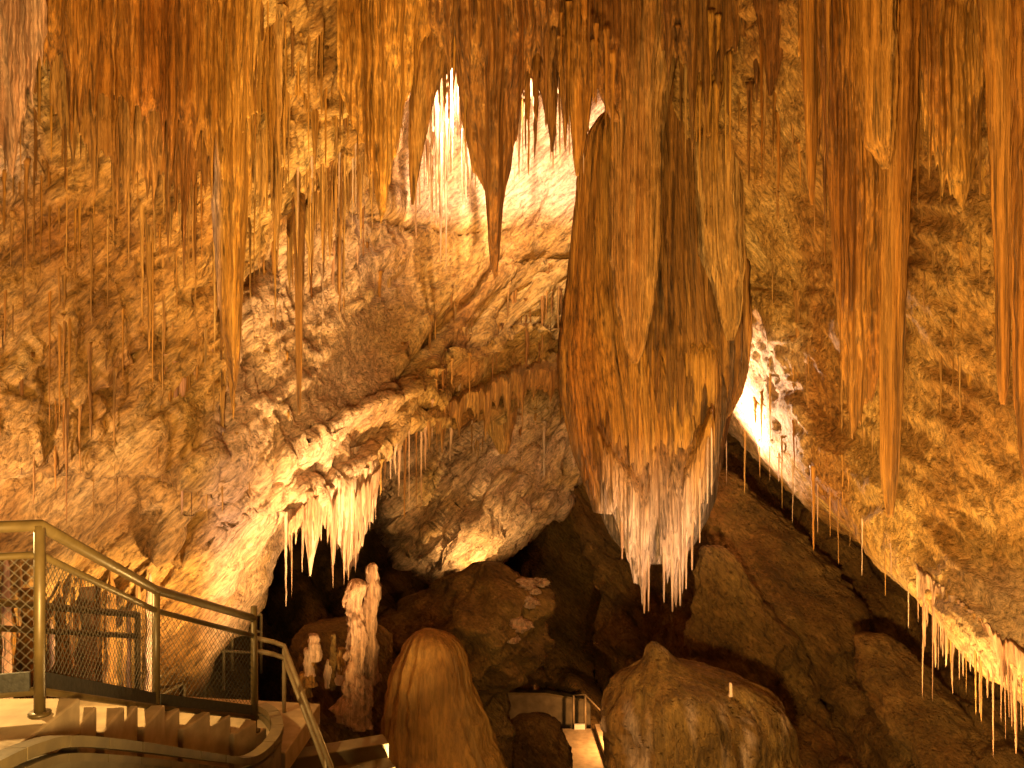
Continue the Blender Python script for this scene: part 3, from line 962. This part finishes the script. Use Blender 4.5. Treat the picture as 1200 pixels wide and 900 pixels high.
field(44, -5, 430, lambda u: U(-20, 50), lambda: U(50, 190), lambda: W(4, 11), ['flow', 'flow', 'ochre', 'flow_dark'],
      'stalactite on the ribbed roof above the sloping wall', 'stalactites on the ribbed roof')
field(22, 20, 330, lambda u: U(120, 360), lambda: U(50, 180), lambda: W(3, 8), ['flow', 'ochre', 'ochre'],
      'stalactite scattered down the sloping wall', 'stalactites down the sloping wall')
field(24, 182, 250, lambda u: U(400, 470), lambda: U(80, 160), lambda: W(3, 6), ['ochre', 'flow', 'flow_dark', 'rose'],
      'straw stalactite in the thin cluster low on the sloping wall', 'straws of the lower wall cluster')
field(16, 345, 420, ln([(345, 235), (375, 200), (420, 160)]), lambda: U(60, 190), lambda: W(2.5, 6), ['pale', 'ochre', 'flow_dark', 'pale'],
      'straw stalactite hanging along the slanting ledge', 'straws along the slanting ledge', Y=ln([(345, 10.7), (420, 11.4)]))
field(26, 332, 442, ln([(308, 640), (340, 610), (360, 580), (438, 556)]), lambda: U(35, 95), lambda: W(3, 8), ['pale', 'rose', 'rose'],
      'straw stalactite fringing the black hollow', 'straws over the black hollow', Y=ln([(308, 11.3), (438, 12.2)]))
field(10, 440, 500, ln([(440, 545), (500, 505)]), lambda: U(25, 85), lambda: W(2.5, 5), ['pale', 'ochre', 'flow_dark'],
      'straw stalactite on the lip beside the lit dripstone fringe', 'straws on the lip', Y=ln([(440, 12.4), (500, 13.6)]))
field(14, 500, 560, lambda u: U(40, 110), lambda: U(60, 170), lambda: W(3, 6), ['pale'],
      'straw stalactite in the bright alcove', 'straws in the bright alcove', Y=lambda u: U(12, 14.5))
field(14, 604, 690, lambda u: U(20, 90), lambda: U(50, 150), lambda: W(3, 7), ['pale', 'flow', 'flow_dark', 'ochre'],
      'straw stalactite hanging before the bright alcove between cone and giant', 'straws between cone and giant', Y=lambda u: U(10.8, 12.5))
field(22, 405, 700, lambda u: U(-20, 40), lambda: U(60, 170), lambda: W(5, 13), ['flow', 'flow_dark'],
      'stalactite in the roof drapery around the cone', 'roof drapery around the cone', Y=lambda u: U(9.5, 10.6))
field(20, 500, 680, lambda u: U(440, 500), lambda: U(20, 70), lambda: W(3, 8), ['ochre', 'pale', 'flow_dark'],
      'stalactite in the pale gallery', 'stalactites in the pale gallery')
field(18, 500, 660, lambda u: U(330, 420), lambda: U(20, 60), lambda: W(3, 8), ['flow', 'flow_dark', 'ochre'],
      'stalactite on the shadowed lip above the pale gallery', 'stalactites above the pale gallery')
field(18, 786, 935, lambda u: U(-20, 60), lambda: U(50, 170), lambda: W(5, 12), ['flow', 'flow_dark', 'ochre'],
      'stalactite in the dark cleft beside the giant flowstone', 'stalactites in the dark cleft', Y=lambda u: U(12.2, 13.2) if u < 880 else U(11.2, 11.8))
field(14, 848, 1075, ln([(848, 480), (880, 510), (945, 555), (1075, 665)]), lambda: U(30, 90), lambda: W(1.8, 3.4), ['pale', 'ochre'],
      'straw stalactite along the undercut edge', 'straws along the undercut edge', Y=ln([(848, 15.2), (880, 15), (945, 13), (1075, 9.9)]))
field(34, 1078, 1206, ln([(1078, 668), (1206, 775)]), lambda: random.choice([U(40, 90), U(70, 145)]), lambda: W(3, 8), ['rose', 'rose', 'ochre'],
      'straw stalactite in the fringe below the undercut wall', 'fringe below the undercut wall', Y=ln([(1078, 9.8), (1206, 8.2)]))
field(24, 900, 1200, lambda u: U(120, 480), lambda: U(30, 110), lambda: W(3, 8), ['flow', 'ochre', 'ochre'],
      'stalactite clinging to the steep wall', 'stalactites on the steep wall')
field(16, 940, 1200, lambda u: U(-30, 20), lambda: U(60, 230), lambda: W(4, 10), ['flow', 'ochre'],
      'stalactite among the long curtains of the steep wall', 'stalactites among the long curtains', Y=lambda u: U(7.4, 8.4))

# the uncountable hair-fine straws and drip ribs
HAIR = {mt: ([], [], [0]) for mt in STRAW}


def hair(u, v, v1, wpx, mat, Y=None):
    if Y is None:
        p = hit(u, v)
        if p is None:
            return
        Y = p.y
        p = p + Vector((0, 0.03, 0.03))
    else:
        p = at(u, v, Y)
    me = random.choice(STRAW[mat])
    n = len(me.vertices)
    co = np.empty(n * 3, dtype=np.float32)
    me.vertices.foreach_get('co', co)
    r_ = max(0.006, wpx / 2 / F * Y)
    co = co.reshape(-1, 3) * np.array([r_, r_, (v1 - v) / F * Y]) + np.array(p)
    V_, F_, k_ = HAIR[mat]
    V_.append(co)
    F_.extend([[i + k_[0] for i in pl.vertices] for pl in me.polygons])
    k_[0] += n


def hairs(n, u0, u1, va, vb, la, lb, wa, wb, mats, Y=None):
    for i in range(n):
        u, v = U(u0, u1), U(va, vb)
        hair(u, v, v + U(la, lb), U(wa, wb), random.choice(mats), Y() if Y else None)


hairs(70, 0, 420, 0, 120, 40, 170, 2, 5, ['flow', 'flow_dark', 'ochre'])
hairs(110, 0, 340, 120, 520, 30, 150, 1.6, 4.5, ['flow', 'ochre', 'ochre'])
hairs(30, 340, 430, 180, 300, 40, 140, 1.6, 4, ['pale', 'ochre', 'flow_dark'])
hairs(40, 440, 670, 300, 470, 20, 70, 2, 4.5, ['flow', 'ochre', 'flow_dark'])
hairs(26, 480, 562, 70, 170, 50, 120, 2, 4, ['pale'], lambda: U(13.4, 15))
hairs(20, 604, 690, 60, 130, 30, 110, 2, 4, ['pale', 'flow'], lambda: U(11.5, 14))
hairs(40, 880, 1200, 100, 560, 25, 100, 2, 5, ['flow', 'ochre', 'ochre'])
hairs(26, 930, 1200, -20, 60, 80, 240, 3, 8, ['flow', 'ochre'], lambda: U(7.6, 8.6))
hairs(36, 420, 720, -20, 60, 40, 130, 3, 7, ['flow', 'flow_dark'], lambda: U(9.9, 10.4))
hairs(24, 500, 690, 450, 540, 15, 50, 1.6, 4, ['pale', 'ochre'])
hairs(24, 780, 940, 0, 120, 40, 150, 3, 7, ['flow', 'flow_dark'], lambda: U(11.6, 12.2))
for mt, (V_, F_, k_) in HAIR.items():
    if V_:
        me = bpy.data.meshes.new('hair_straws')
        me.from_pydata(np.concatenate(V_).tolist(), [], F_)
        me.polygons.foreach_set('use_smooth', np.ones(len(me.polygons), dtype=bool))
        o = link('fine_straw_growth', me, M[mt])
        tag(o, HUE[mt] + ' hair-fine straws scattered in masses over roof and walls', 'straws', kind='stuff')

# ------------------------------------------------------------------ mounds, boulders, stalagmites
ROCKS = [
    ('stalagmite_mound', 'smooth rounded ochre stalagmite mound beside the low path', 'stalagmite',
     [(737, 496, 508), (741, 488, 519), (752, 479, 534), (775, 471, 547), (800, 465, 556), (830, 459, 564), (860, 453, 574), (900, 452, 590), (1000, 445, 610), (1300, 430, 630)], 12, 0.85, 'mound', .12, 6, .14),
    ('stalagmite_mound', 'broad fluted stalagmite mound with a knob on top under the giant flowstone', 'stalagmite',
     [(752, 763, 769), (756, 758, 776), (770, 754, 788), (780, 748, 806), (788, 738, 838), (797, 730, 868), (810, 725, 892), (830, 721, 908), (860, 720, 912), (900, 720, 918), (1000, 715, 925), (1300, 700, 940)], 11.4, 0.85, 'crust', .14, 10, .16),
    ('stalagmite_mound', 'lower fluted shoulder mound carrying a white stub', 'stalagmite',
     [(803, 852, 868), (812, 848, 890), (830, 845, 915), (860, 843, 928), (900, 842, 932), (1000, 835, 940), (1300, 820, 960)], 11.0, 0.85, 'crust', .16, 8, .2),
    ('boulder', 'big brown rock mass with white crust behind the smooth mound', 'boulder',
     [(660, 552, 585), (680, 528, 614), (702, 496, 636), (730, 458, 636), (760, 432, 616), (790, 412, 598), (830, 402, 590), (1050, 395, 590)], 16, 0.8, 'dark', .08, 3, .42),
    ('boulder', 'tall dark rock mass behind the giant flowstone', 'boulder',
     [(512, 664, 690), (540, 642, 730), (580, 626, 770), (640, 612, 790), (700, 602, 800), (760, 594, 806), (820, 592, 800), (880, 592, 800)], 26.0, 0.4, 'dark', .06, 3, .14),
    ('boulder', 'low dark block in the shadow below the lower handrail', 'boulder',
     [(732, 365, 436), (748, 352, 450), (790, 345, 460), (900, 338, 464), (1100, 330, 470)], 13.3, 0.8, 'dark', .04, 2, .16),
    ('boulder', 'crusty lumpy rock at the edge of the lit path', 'boulder',
     [(838, 610, 640), (850, 598, 655), (875, 590, 664), (900, 585, 668), (1000, 580, 672)], 17.5, 0.8, 'dark', .05, 3, .22),
    ('boulder', 'long tilted slab with a bright upper edge on the dark slope', 'boulder',
     [(548, 822, 846), (575, 820, 880), (610, 822, 920), (650, 828, 964), (690, 836, 994), (720, 845, 1008), (750, 880, 1010), (775, 930, 1006), (800, 955, 1000)], [16.5, 16.2, 15.9, 15.5, 15.1, 14.7, 14.4, 14.2, 14], 0.5, 'dark', .05, 3, .2),
    ('boulder', 'upright brown slab between the giant flowstone and the black cleft', 'boulder',
     [(640, 824, 846), (670, 816, 870), (710, 813, 895), (750, 812, 925), (790, 818, 952), (830, 840, 960), (880, 880, 965), (960, 900, 980)], 14, 0.5, 'dark', .05, 3, .2),
    ('boulder', 'rough low slab at the foot of the slope beyond the black cleft', 'boulder',
     [(742, 1000, 1040), (770, 1004, 1075), (810, 1016, 1110), (850, 1036, 1150), (900, 1070, 1185), (1000, 1120, 1240)], [13, 12.8, 12.4, 12, 11.5, 11], 0.5, 'dark', .05, 3, .2),
]
for q, (nm, lab, cat, rows, Y, dp, mt, fl, ff, rk) in enumerate(ROCKS):
    o = loft(nm, rows, Y, dp, 110, 110, fl, ff, 700 + 9 * q, M[mt], rock=rk, fine=0.06 if mt == 'mound' else 0.12 if mt == 'crust' else 0.16, fz=0.3,
             pale=(lambda A, u, v: 0.55 * smooth01((v - 812) / 30) * smooth01(2.2 * pn(np.stack([u * 0.055, v * 0.006, u * 0], -1), 5) - 0.1)) if mt == 'crust' else None)
    tag(o, lab, cat)

SMALL = [
    ('pale knobbly column stalagmite standing in the black hollow', [(678, 413, 420), (684, 407, 425), (712, 405, 426), (735, 406, 427), (760, 405, 427), (780, 405, 428), (800, 403, 430), (850, 401, 434)], 12.2, 'rose'),
    ('slimmer pale column stalagmite standing close behind the knobbly one', [(660, 434, 440), (668, 430, 443), (700, 429, 443), (740, 428, 441), (800, 426, 444)], 12.5, 'rose'),
    ('white stub stalagmite on the shoulder mound', [(800, 854.5, 857), (806, 853.5, 858.5), (816, 852, 860)], 10.7, 'pale'),
    ('pale fluted column behind the wire mesh', [(690, 94, 110), (730, 93, 108), (780, 92, 110), (850, 88, 114)], 9.0, 'pale'),
    ('ochre column behind the wire mesh near the corner post', [(690, 24, 42), (740, 26, 40), (800, 22, 44), (860, 18, 48)], 8.7, 'ochre'),
    ('narrow ochre column behind the wire mesh next to the pale one', [(700, 66, 76), (750, 64, 78), (850, 60, 82)], 9.2, 'ochre'),
]
for q, (lab, rows, Y, mt) in enumerate(SMALL):
    o = loft('stalagmite', rows, Y, 0.9, 40, 70, .2, 3, 900 + 5 * q, M[mt], fine=0.4, rock=0.16, rockf=6)
    tag(o, lab, 'stalagmite')
for q in range(12):
    u, v, h, wd = U(352, 440), U(740, 795), U(3, 10), U(6, 14)
    o = loft('stalagmite', [(v - h, u - wd * .25, u + wd * .25), (v - h * .5, u - wd * .42, u + wd * .42), (v + 26, u - wd * .6, u + wd * .6)], 12.4, 0.9, 20, 24, .15, 2, 960 + q, M[random.choice(['pale', 'ochre', 'dark'])], fine=0.3, rock=0.35, rockf=4)
    tag(o, 'small rubbly stalagmite on the ledge around the knobbly column', 'stalagmite', 'small stalagmites on the ledge')
LUMP_Y = [15.75, 15.85, 15.3, 15.1, 15.55, 14.95]
for q, (u, v, wd, h) in enumerate([(616, 684, 26, 11), (634, 682, 20, 9), (622, 706, 18, 14), (608, 732, 17, 20), (628, 693, 14, 8), (602, 748, 12, 10)]):
    o = loft('calcite_lump', [(v - h / 2, u - wd * .2, u + wd * .25), (v, u - wd * .5, u + wd * .5), (v + h / 2, u - wd * .3, u + wd * .2)], LUMP_Y[q], 0.8, 40, 30, .1, 2, 980 + q, M['pale'], rock=0.9, fine=0.5, rockf=5)
    tag(o, 'white calcite lump crusting the shoulder of the brown rock mass', 'calcite lump', 'white calcite lumps')


for q in range(16):
    u, v1, wd, top = 4 + q * 11.5 + U(-4, 4), U(800, 870), U(5, 13), U(660, 740)
    p = hit(u, top)
    Yq = (p.y if p else 9.5) - 0.15
    o = loft('stalagmite', [(top - 12, u - 1, u + 1), (top + 10, u - wd * .4, u + wd * .4), (top + 60, u - wd * .45, u + wd * .45), (v1 + 40, u - wd * .6, u + wd * .6)],
             Yq, 0.9, 26, 50, .22, 3, 1100 + q, M[random.choice(['pale', 'ochre', 'flow', 'pale'])], fine=0.25, rock=0.15, rockf=4)
    tag(o, 'slender column standing against the wall behind the wire mesh', 'stalagmite', 'columns behind the wire mesh')


# ------------------------------------------------------------------ walkway, stair, rails
def tube(name, pts, r_, mat, parent, n=10):
    P = [Vector(p) for p in pts]
    V, Q, T = [], [], []
    for a, p in enumerate(P):
        d = (P[min(a + 1, len(P) - 1)] - P[max(a - 1, 0)]).normalized()
        s_ = d.cross(Vector((0, 0, 1)))
        if s_.length < 1e-3:
            s_ = Vector((1, 0, 0))
        s_.normalize()
        t_ = s_.cross(d).normalized()
        for b in range(n):
            th = 2 * math.pi * b / n
            V.append(p + s_ * math.cos(th) * r_ + t_ * math.sin(th) * r_)
    for a in range(len(P) - 1):
        for b in range(n):
            c = (b + 1) % n
            Q.append((a * n + b, a * n + c, (a + 1) * n + c, (a + 1) * n + b))
    k = len(V)
    V += [P[0], P[-1]]
    for b in range(n):
        c = (b + 1) % n
        T.append((k, c, b))
        T.append((k + 1, (len(P) - 1) * n + b, (len(P) - 1) * n + c))
    org = Vector(parent.location) if parent else Vector((0, 0, 0))
    me = mesh_np(name, np.array([tuple(p - org) for p in V]), Q, T)
    return link(name, me, mat, parent)


def prism(name, poly, z0, z1, mat, parent=None, bevel=0.012):
    """poly: xy list (ccw); box-like block from z0 to z1 with a bevelled edge"""
    n = len(poly)
    org = Vector(parent.location) if parent else Vector((0, 0, 0))
    me = bpy.data.meshes.new(name)
    V = [(x - org.x, y - org.y, z0 - org.z) for x, y in poly] + [(x - org.x, y - org.y, z1 - org.z) for x, y in poly]
    Fc = [tuple(range(n - 1, -1, -1)), tuple(range(n, 2 * n))] + [(i, (i + 1) % n, n + (i + 1) % n, n + i) for i in range(n)]
    me.from_pydata(V, [], Fc)
    o = link(name, me, mat, parent)
    if bevel:
        b = o.modifiers.new('bevel', 'BEVEL')
        b.width = bevel
        b.segments = 2
    return o


def ribbon(name, pts, lat, up, mat, parent):
    """bar along pts: lat = half width sideways (xy), up = half height"""
    P = [Vector(p) for p in pts]
    V, Q = [], []
    for a, p in enumerate(P):
        d = P[min(a + 1, len(P) - 1)] - P[max(a - 1, 0)]
        d.z = 0
        d.normalize()
        s_ = Vector((-d.y, d.x, 0))
        for (x, z) in ((-1, -1), (1, -1), (1, 1), (-1, 1)):
            V.append(p + s_ * lat * x + Vector((0, 0, up * z)))
    for a in range(len(P) - 1):
        for b in range(4):
            c = (b + 1) % 4
            Q.append((a * 4 + b, (a + 1) * 4 + b, (a + 1) * 4 + c, a * 4 + c))
    k = (len(P) - 1) * 4
    Q += [(0, 1, 2, 3), (k + 3, k + 2, k + 1, k)]
    org = Vector(parent.location) if parent else Vector((0, 0, 0))
    me = mesh_np(name, np.array([tuple(p - org) for p in V]), Q, smooth=False)
    return link(name, me, mat, parent)


ZL = CZ - 1.92                                 # landing level
A0 = Vector((-4.0, 4.62, ZL))
A1 = Vector((-2.74, 4.95, ZL))                 # corner post
A2 = Vector((-2.92, 7.0, CZ - 2.79))
A3 = Vector((-2.51, 8.3, CZ - 3.38))
UP = Vector((0, 0, 1))

# landing slab and its stair
landing = prism('landing', [(-2.58, 3.0), (-2.64, 5.22), (-5.6, 5.22), (-5.6, 3.0)], ZL - 0.22, ZL, M['concrete'])
tag(landing, kind='structure', label='concrete landing of the walkway')
stair = empty('stair', A1)
tag(stair, 'short concrete stair descending from the landing beside the mesh railing', 'stair')
NS = 9
path = [A1 + Vector((0.0, 0.25, 0)), A2, A3 + Vector((0, 0.1, 0))]
PP = np.array([tuple(p) for p in path])
tt = np.linspace(0, 2, NS + 1)
CP = cr(PP, tt)
for i in range(NS):
    a, b = Vector(CP[i]), Vector(CP[i + 1])
    d = (b - a)
    d.z = 0
    d.normalize()
    s_ = Vector((d.y, -d.x, 0))               # to the open side
    off = 0.10 + 0.05 * (i % 2)
    p = [a + s_ * off, b + s_ * off + d * 0.02, b - s_ * 1.35 + d * 0.02, a - s_ * 1.35]
    z = ZL - 0.162 * (i + 1)
    st = prism('step', [(q.x, q.y) for q in p], z - 0.55 + 0.003 * i, z, M['concrete'], stair, 0.015)

# low retaining wall with segmented coping that follows the stair
kp = [(-60, 915, 3.75), (0, 884, 4.08), (40, 868, 4.4), (75, 861, 4.7), (130, 865, 5.2), (200, 875, 6.05), (260, 884, 6.85), (290, 886, 7.25), (312, 872, 7.6), (325, 851, 8.1), (320, 833, 8.6), (306, 824, 9.0)]
KP = np.array([tuple(at(*k)) for k in kp])
KS = cr(KP, chord(KP, 73))
rw = empty('retaining_wall', Vector(KS[20]))
tag(rw, 'curved dark retaining wall with jointed concrete coping below the stair', 'wall')
for i in range(12):
    seg = [Vector(p) for p in KS[i * 6:(i * 6) + 7]]
    g0 = (seg[1] - seg[0]) * 0.05
    g1 = (seg[-1] - seg[-2]) * 0.05
    seg[0] = seg[0] + g0
    seg[-1] = seg[-1] - g1
    ribbon('coping_stone', [p + Vector((0, 0, -0.035)) for p in seg], 0.055, 0.032, M['coping'], rw)
    ribbon('coping_moulding', [p + Vector((0, 0, -0.125)) for p in seg], 0.045, 0.024, M['coping'], rw)
ribbon('wall_face', [Vector(p) + Vector((0, 0, -1.1)) for p in KS], 0.035, 1.0, M['wallc'], rw)
# bottom platform where the stair turns
plat = prism('stair_platform', [(-2.15, 8.1), (-2.1, 9.35), (-3.9, 9.6), (-3.95, 8.35)], CZ - 3.72, CZ - 3.5, M['concrete'])
tag(plat, kind='structure', label='concrete platform where the stair turns')
# lower flight, descending towards the viewer
fl2 = empty('lower_stair', (-2.4, 9.2, CZ - 3.8))
tag(fl2, 'lower concrete flight dropping away past the curved coping', 'stair')
for i in range(9):
    a = Vector((-2.30, 9.05, 0)).lerp(Vector((-1.40, 6.9, 0)), i / 9)
    b = Vector((-2.30, 9.05, 0)).lerp(Vector((-1.40, 6.9, 0)), (i + 1) / 9)
    d = (b - a).normalized()
    s_ = Vector((-d.y, d.x, 0))
    pl = [a - s_ * 0.1, b - s_ * 0.1, b + s_ * 0.95, a + s_ * 0.95]
    z = CZ - 3.86 - 0.15 * i
    prism('step', [(q.x, q.y) for q in pl], z - 0.5 + 0.003 * i, z, M['wallc'], fl2, 0.012)


def railing(name, label, bases, hgt, posts, mat, r_post, r_rail, levels, parent_loc, mesh_cells=None, kick=False, group=None):
    root = empty(name, parent_loc)
    tag(root, label, 'railing', group)
    B = [Vector(b) for b in bases]
    for p, hh in posts:
        tube('post', [Vector(p) - UP * 0.02, Vector(p) + UP * hh], r_post, mat, root, 12)
        tube('post_foot', [Vector(p) - UP * 0.0, Vector(p) + UP * 0.018], r_post * 2.0, mat, root, 12)
    for lv, rr in levels:
        pts = [b + UP * lv for b in B]
        tube('handrail' if lv == max(l for l, _ in levels) else 'rail', pts, rr, mat, root, 10)
    if kick:
        for a in range(len(B) - 1):
            d = (B[a + 1] - B[a]).normalized() * 0.05
            ribbon('kick_plate', [B[a] + d + UP * 0.20, B[a + 1] - d + UP * 0.20], 0.012, 0.055, M['kick'], root)
    if mesh_cells:
        lo, hi, cell = mesh_cells
        for a in range(len(B) - 1):
            p, q = B[a], B[a + 1]
            L = (q - p).length
            H = hi - lo
            V, Q = [], []
            nn = (q - p).cross(UP).normalized() * 0.0014

            def wire(s0, h0, s1, h1):
                x = p.lerp(q, s0 / L) + UP * (lo + h0)
                y = p.lerp(q, s1 / L) + UP * (lo + h1)
                e = (y - x).normalized().cross(nn.normalized()) * 0.0014
                k = len(V)
                for c in (x, y):
                    V.extend([c - e - nn, c + e - nn, c + e + nn, c - e + nn])
                for b in range(4):
                    c = (b + 1) % 4
                    Q.append((k + b, k + c, k + 4 + c, k + 4 + b))
            s = -H
            while s < L:
                for sg in (1, -1):
                    # diagonal from (s, 0) to (s+H, H), clipped to the panel
                    s0, s1 = max(s, 0), min(s + H, L)
                    if s1 - s0 > 0.01:
                        h0, h1 = s0 - s, s1 - s
                        if sg > 0:
                            wire(s0, h0, s1, h1)
                        else:
                            wire(s0, H - h0, s1, H - h1)
                s += cell
            me = mesh_np('mesh_panel', np.array([tuple(v_ - Vector(parent_loc)) for v_ in V]), Q, smooth=False)
            o = link('mesh_panel', me, M['wire'], root)
            o['kind'] = 'stuff'
    return root


railing('mesh_railing', 'dark steel handrail with wire mesh panels and black kick plate beside the stair',
        [A0, A1, A2, A3], 1.1, [(A0, 1.1), (A1, 1.1), (A2, 1.1), (A3, 1.22)], M['steel'], 0.031, 0.026,
        [(1.1, 0.036), (0.93, 0.022), (0.14, 0.024)], tuple(A1), (0.26, 0.92, 0.06), True)
o1 = Vector((-1.5, 0.4, 0))
railing('rear_railing', 'second dark handrail along the wall side of the stair behind the mesh',
        [A1 + Vector((-2.6, -0.6, -0.02)), A1 + Vector((-1.35, 0.55, -0.05)), A2 + Vector((-1.42, 0.2, -0.05)), A3 + Vector((-1.35, 0.5, 0))], 1.0,
        [(A1 + Vector((-1.35, 0.55, -0.05)), 1.0), (A2 + Vector((-1.42, 0.2, -0.05)), 1.0), (A3 + Vector((-1.35, 0.5, 0)), 1.0)], M['steel'], 0.03, 0.024,
        [(1.0, 0.034), (0.78, 0.028), (0.15, 0.02)], tuple(A1 + o1))
# lower rail at the turn: two bare steel rails
E0, E1, E2 = at(300, 748, 8.9), at(333, 757, 9.1), at(398, 925, 7.7)
lr = empty('lower_railing', tuple(E1 - UP))
tag(lr, 'bare steel double handrail dropping steeply from the stair turn', 'railing')
for dz, nm in ((0, 'handrail'), (-0.13, 'rail')):
    tube(nm, [E0 + UP * dz, E0.lerp(E1, .6) + UP * (dz + 0.012), E1 + UP * dz, E1.lerp(E2, .06) + UP * dz, E2 + UP * dz], 0.025, M['steel_tan'], lr)
for p in (E1, E0, E1.lerp(E2, 0.8)):
    tube('post', [p - UP * 1.02, p], 0.022, M['steel_tan'], lr)
tube('rail', [E0 - UP * 0.78, E1 - UP * 0.82], 0.018, M['steel_tan'], lr)
# distant flights seen through the mesh
for lab, pts, hh in (
    ('distant pale handrail climbing to the ledge seen through the mesh', [(170, 800, 12.0), (216, 778, 12.6), (240, 752, 13.0), (272, 716, 13.6), (306, 720, 13.8)], 0.95),
    ('distant pale handrail of the lower gallery seen through the mesh', [(150, 762, 12.8), (186, 756, 13.0), (232, 748, 13.2), (262, 742, 13.4), (296, 744, 13.6)], 0.9)):
    P = [at(*p) for p in pts]
    root = empty('gallery_railing', tuple(P[2] - UP))
    tag(root, lab, 'railing')
    tube('handrail', P, 0.028, M['steel_tan'], root)
    tube('rail', [p - UP * 0.28 for p in P], 0.022, M['steel_tan'], root)
    for p in P:
        tube('post', [p - UP * hh, p], 0.024, M['steel_tan'], root)

# the lit low path
par = empty('parapet_wall', at(640, 850, 23.0))
tag(par, 'low dark concrete parapet closing the far end of the lit path', 'wall')
ribbon('wall_face', [at(572, 835, 23.3), at(640, 836, 23.0), at(692, 845, 22.8)], 0.09, 0.55, M['wallc'], par)
ribbon('coping', [at(572, 811, 23.3), at(640, 811.5, 23.0), at(692, 820, 22.8)], 0.12, 0.03, M['coping'], par)
pz = CZ - 9.0
pth = prism('path', [(1.25, 17.0), (2.35, 17.0), (2.15, 22.3), (1.3, 22.3)], pz - 0.3, pz, M['concrete'])
tag(pth, kind='structure', label='lit concrete path between the mounds')
kb = prism('kerb', [(2.354, 17.0), (2.50, 17.0), (2.30, 22.3), (2.154, 22.3)], pz - 0.3, pz + 0.12, M['concrete'])
tag(kb, kind='structure', label='kerb of the lit path')
pr = empty('path_railing', (1.9, 22.6, pz))
tag(pr, 'thin wire railing at the far end of the lit path', 'railing')
tube('post', [(1.92, 22.4, pz - 0.1), (1.92, 22.4, pz + 0.85)], 0.035, M['steel_tan'], pr)
tube('post', [(1.62, 22.5, pz - 0.1), (1.62, 22.5, pz + 0.8)], 0.03, M['steel_tan'], pr)
tube('rail', [(1.62, 22.5, pz + 0.8), (1.92, 22.4, pz + 0.85), (2.75, 22.0, pz + 0.1)], 0.022, M['steel_tan'], pr)
sg = prism('step_light', [(1.62, 22.2), (1.90, 22.2), (1.90, 22.28), (1.62, 22.28)], pz + 0.004, pz + 0.14, M['white'], None, 0.01)
tag(sg, 'small white box standing on the far end of the lit path', 'box')
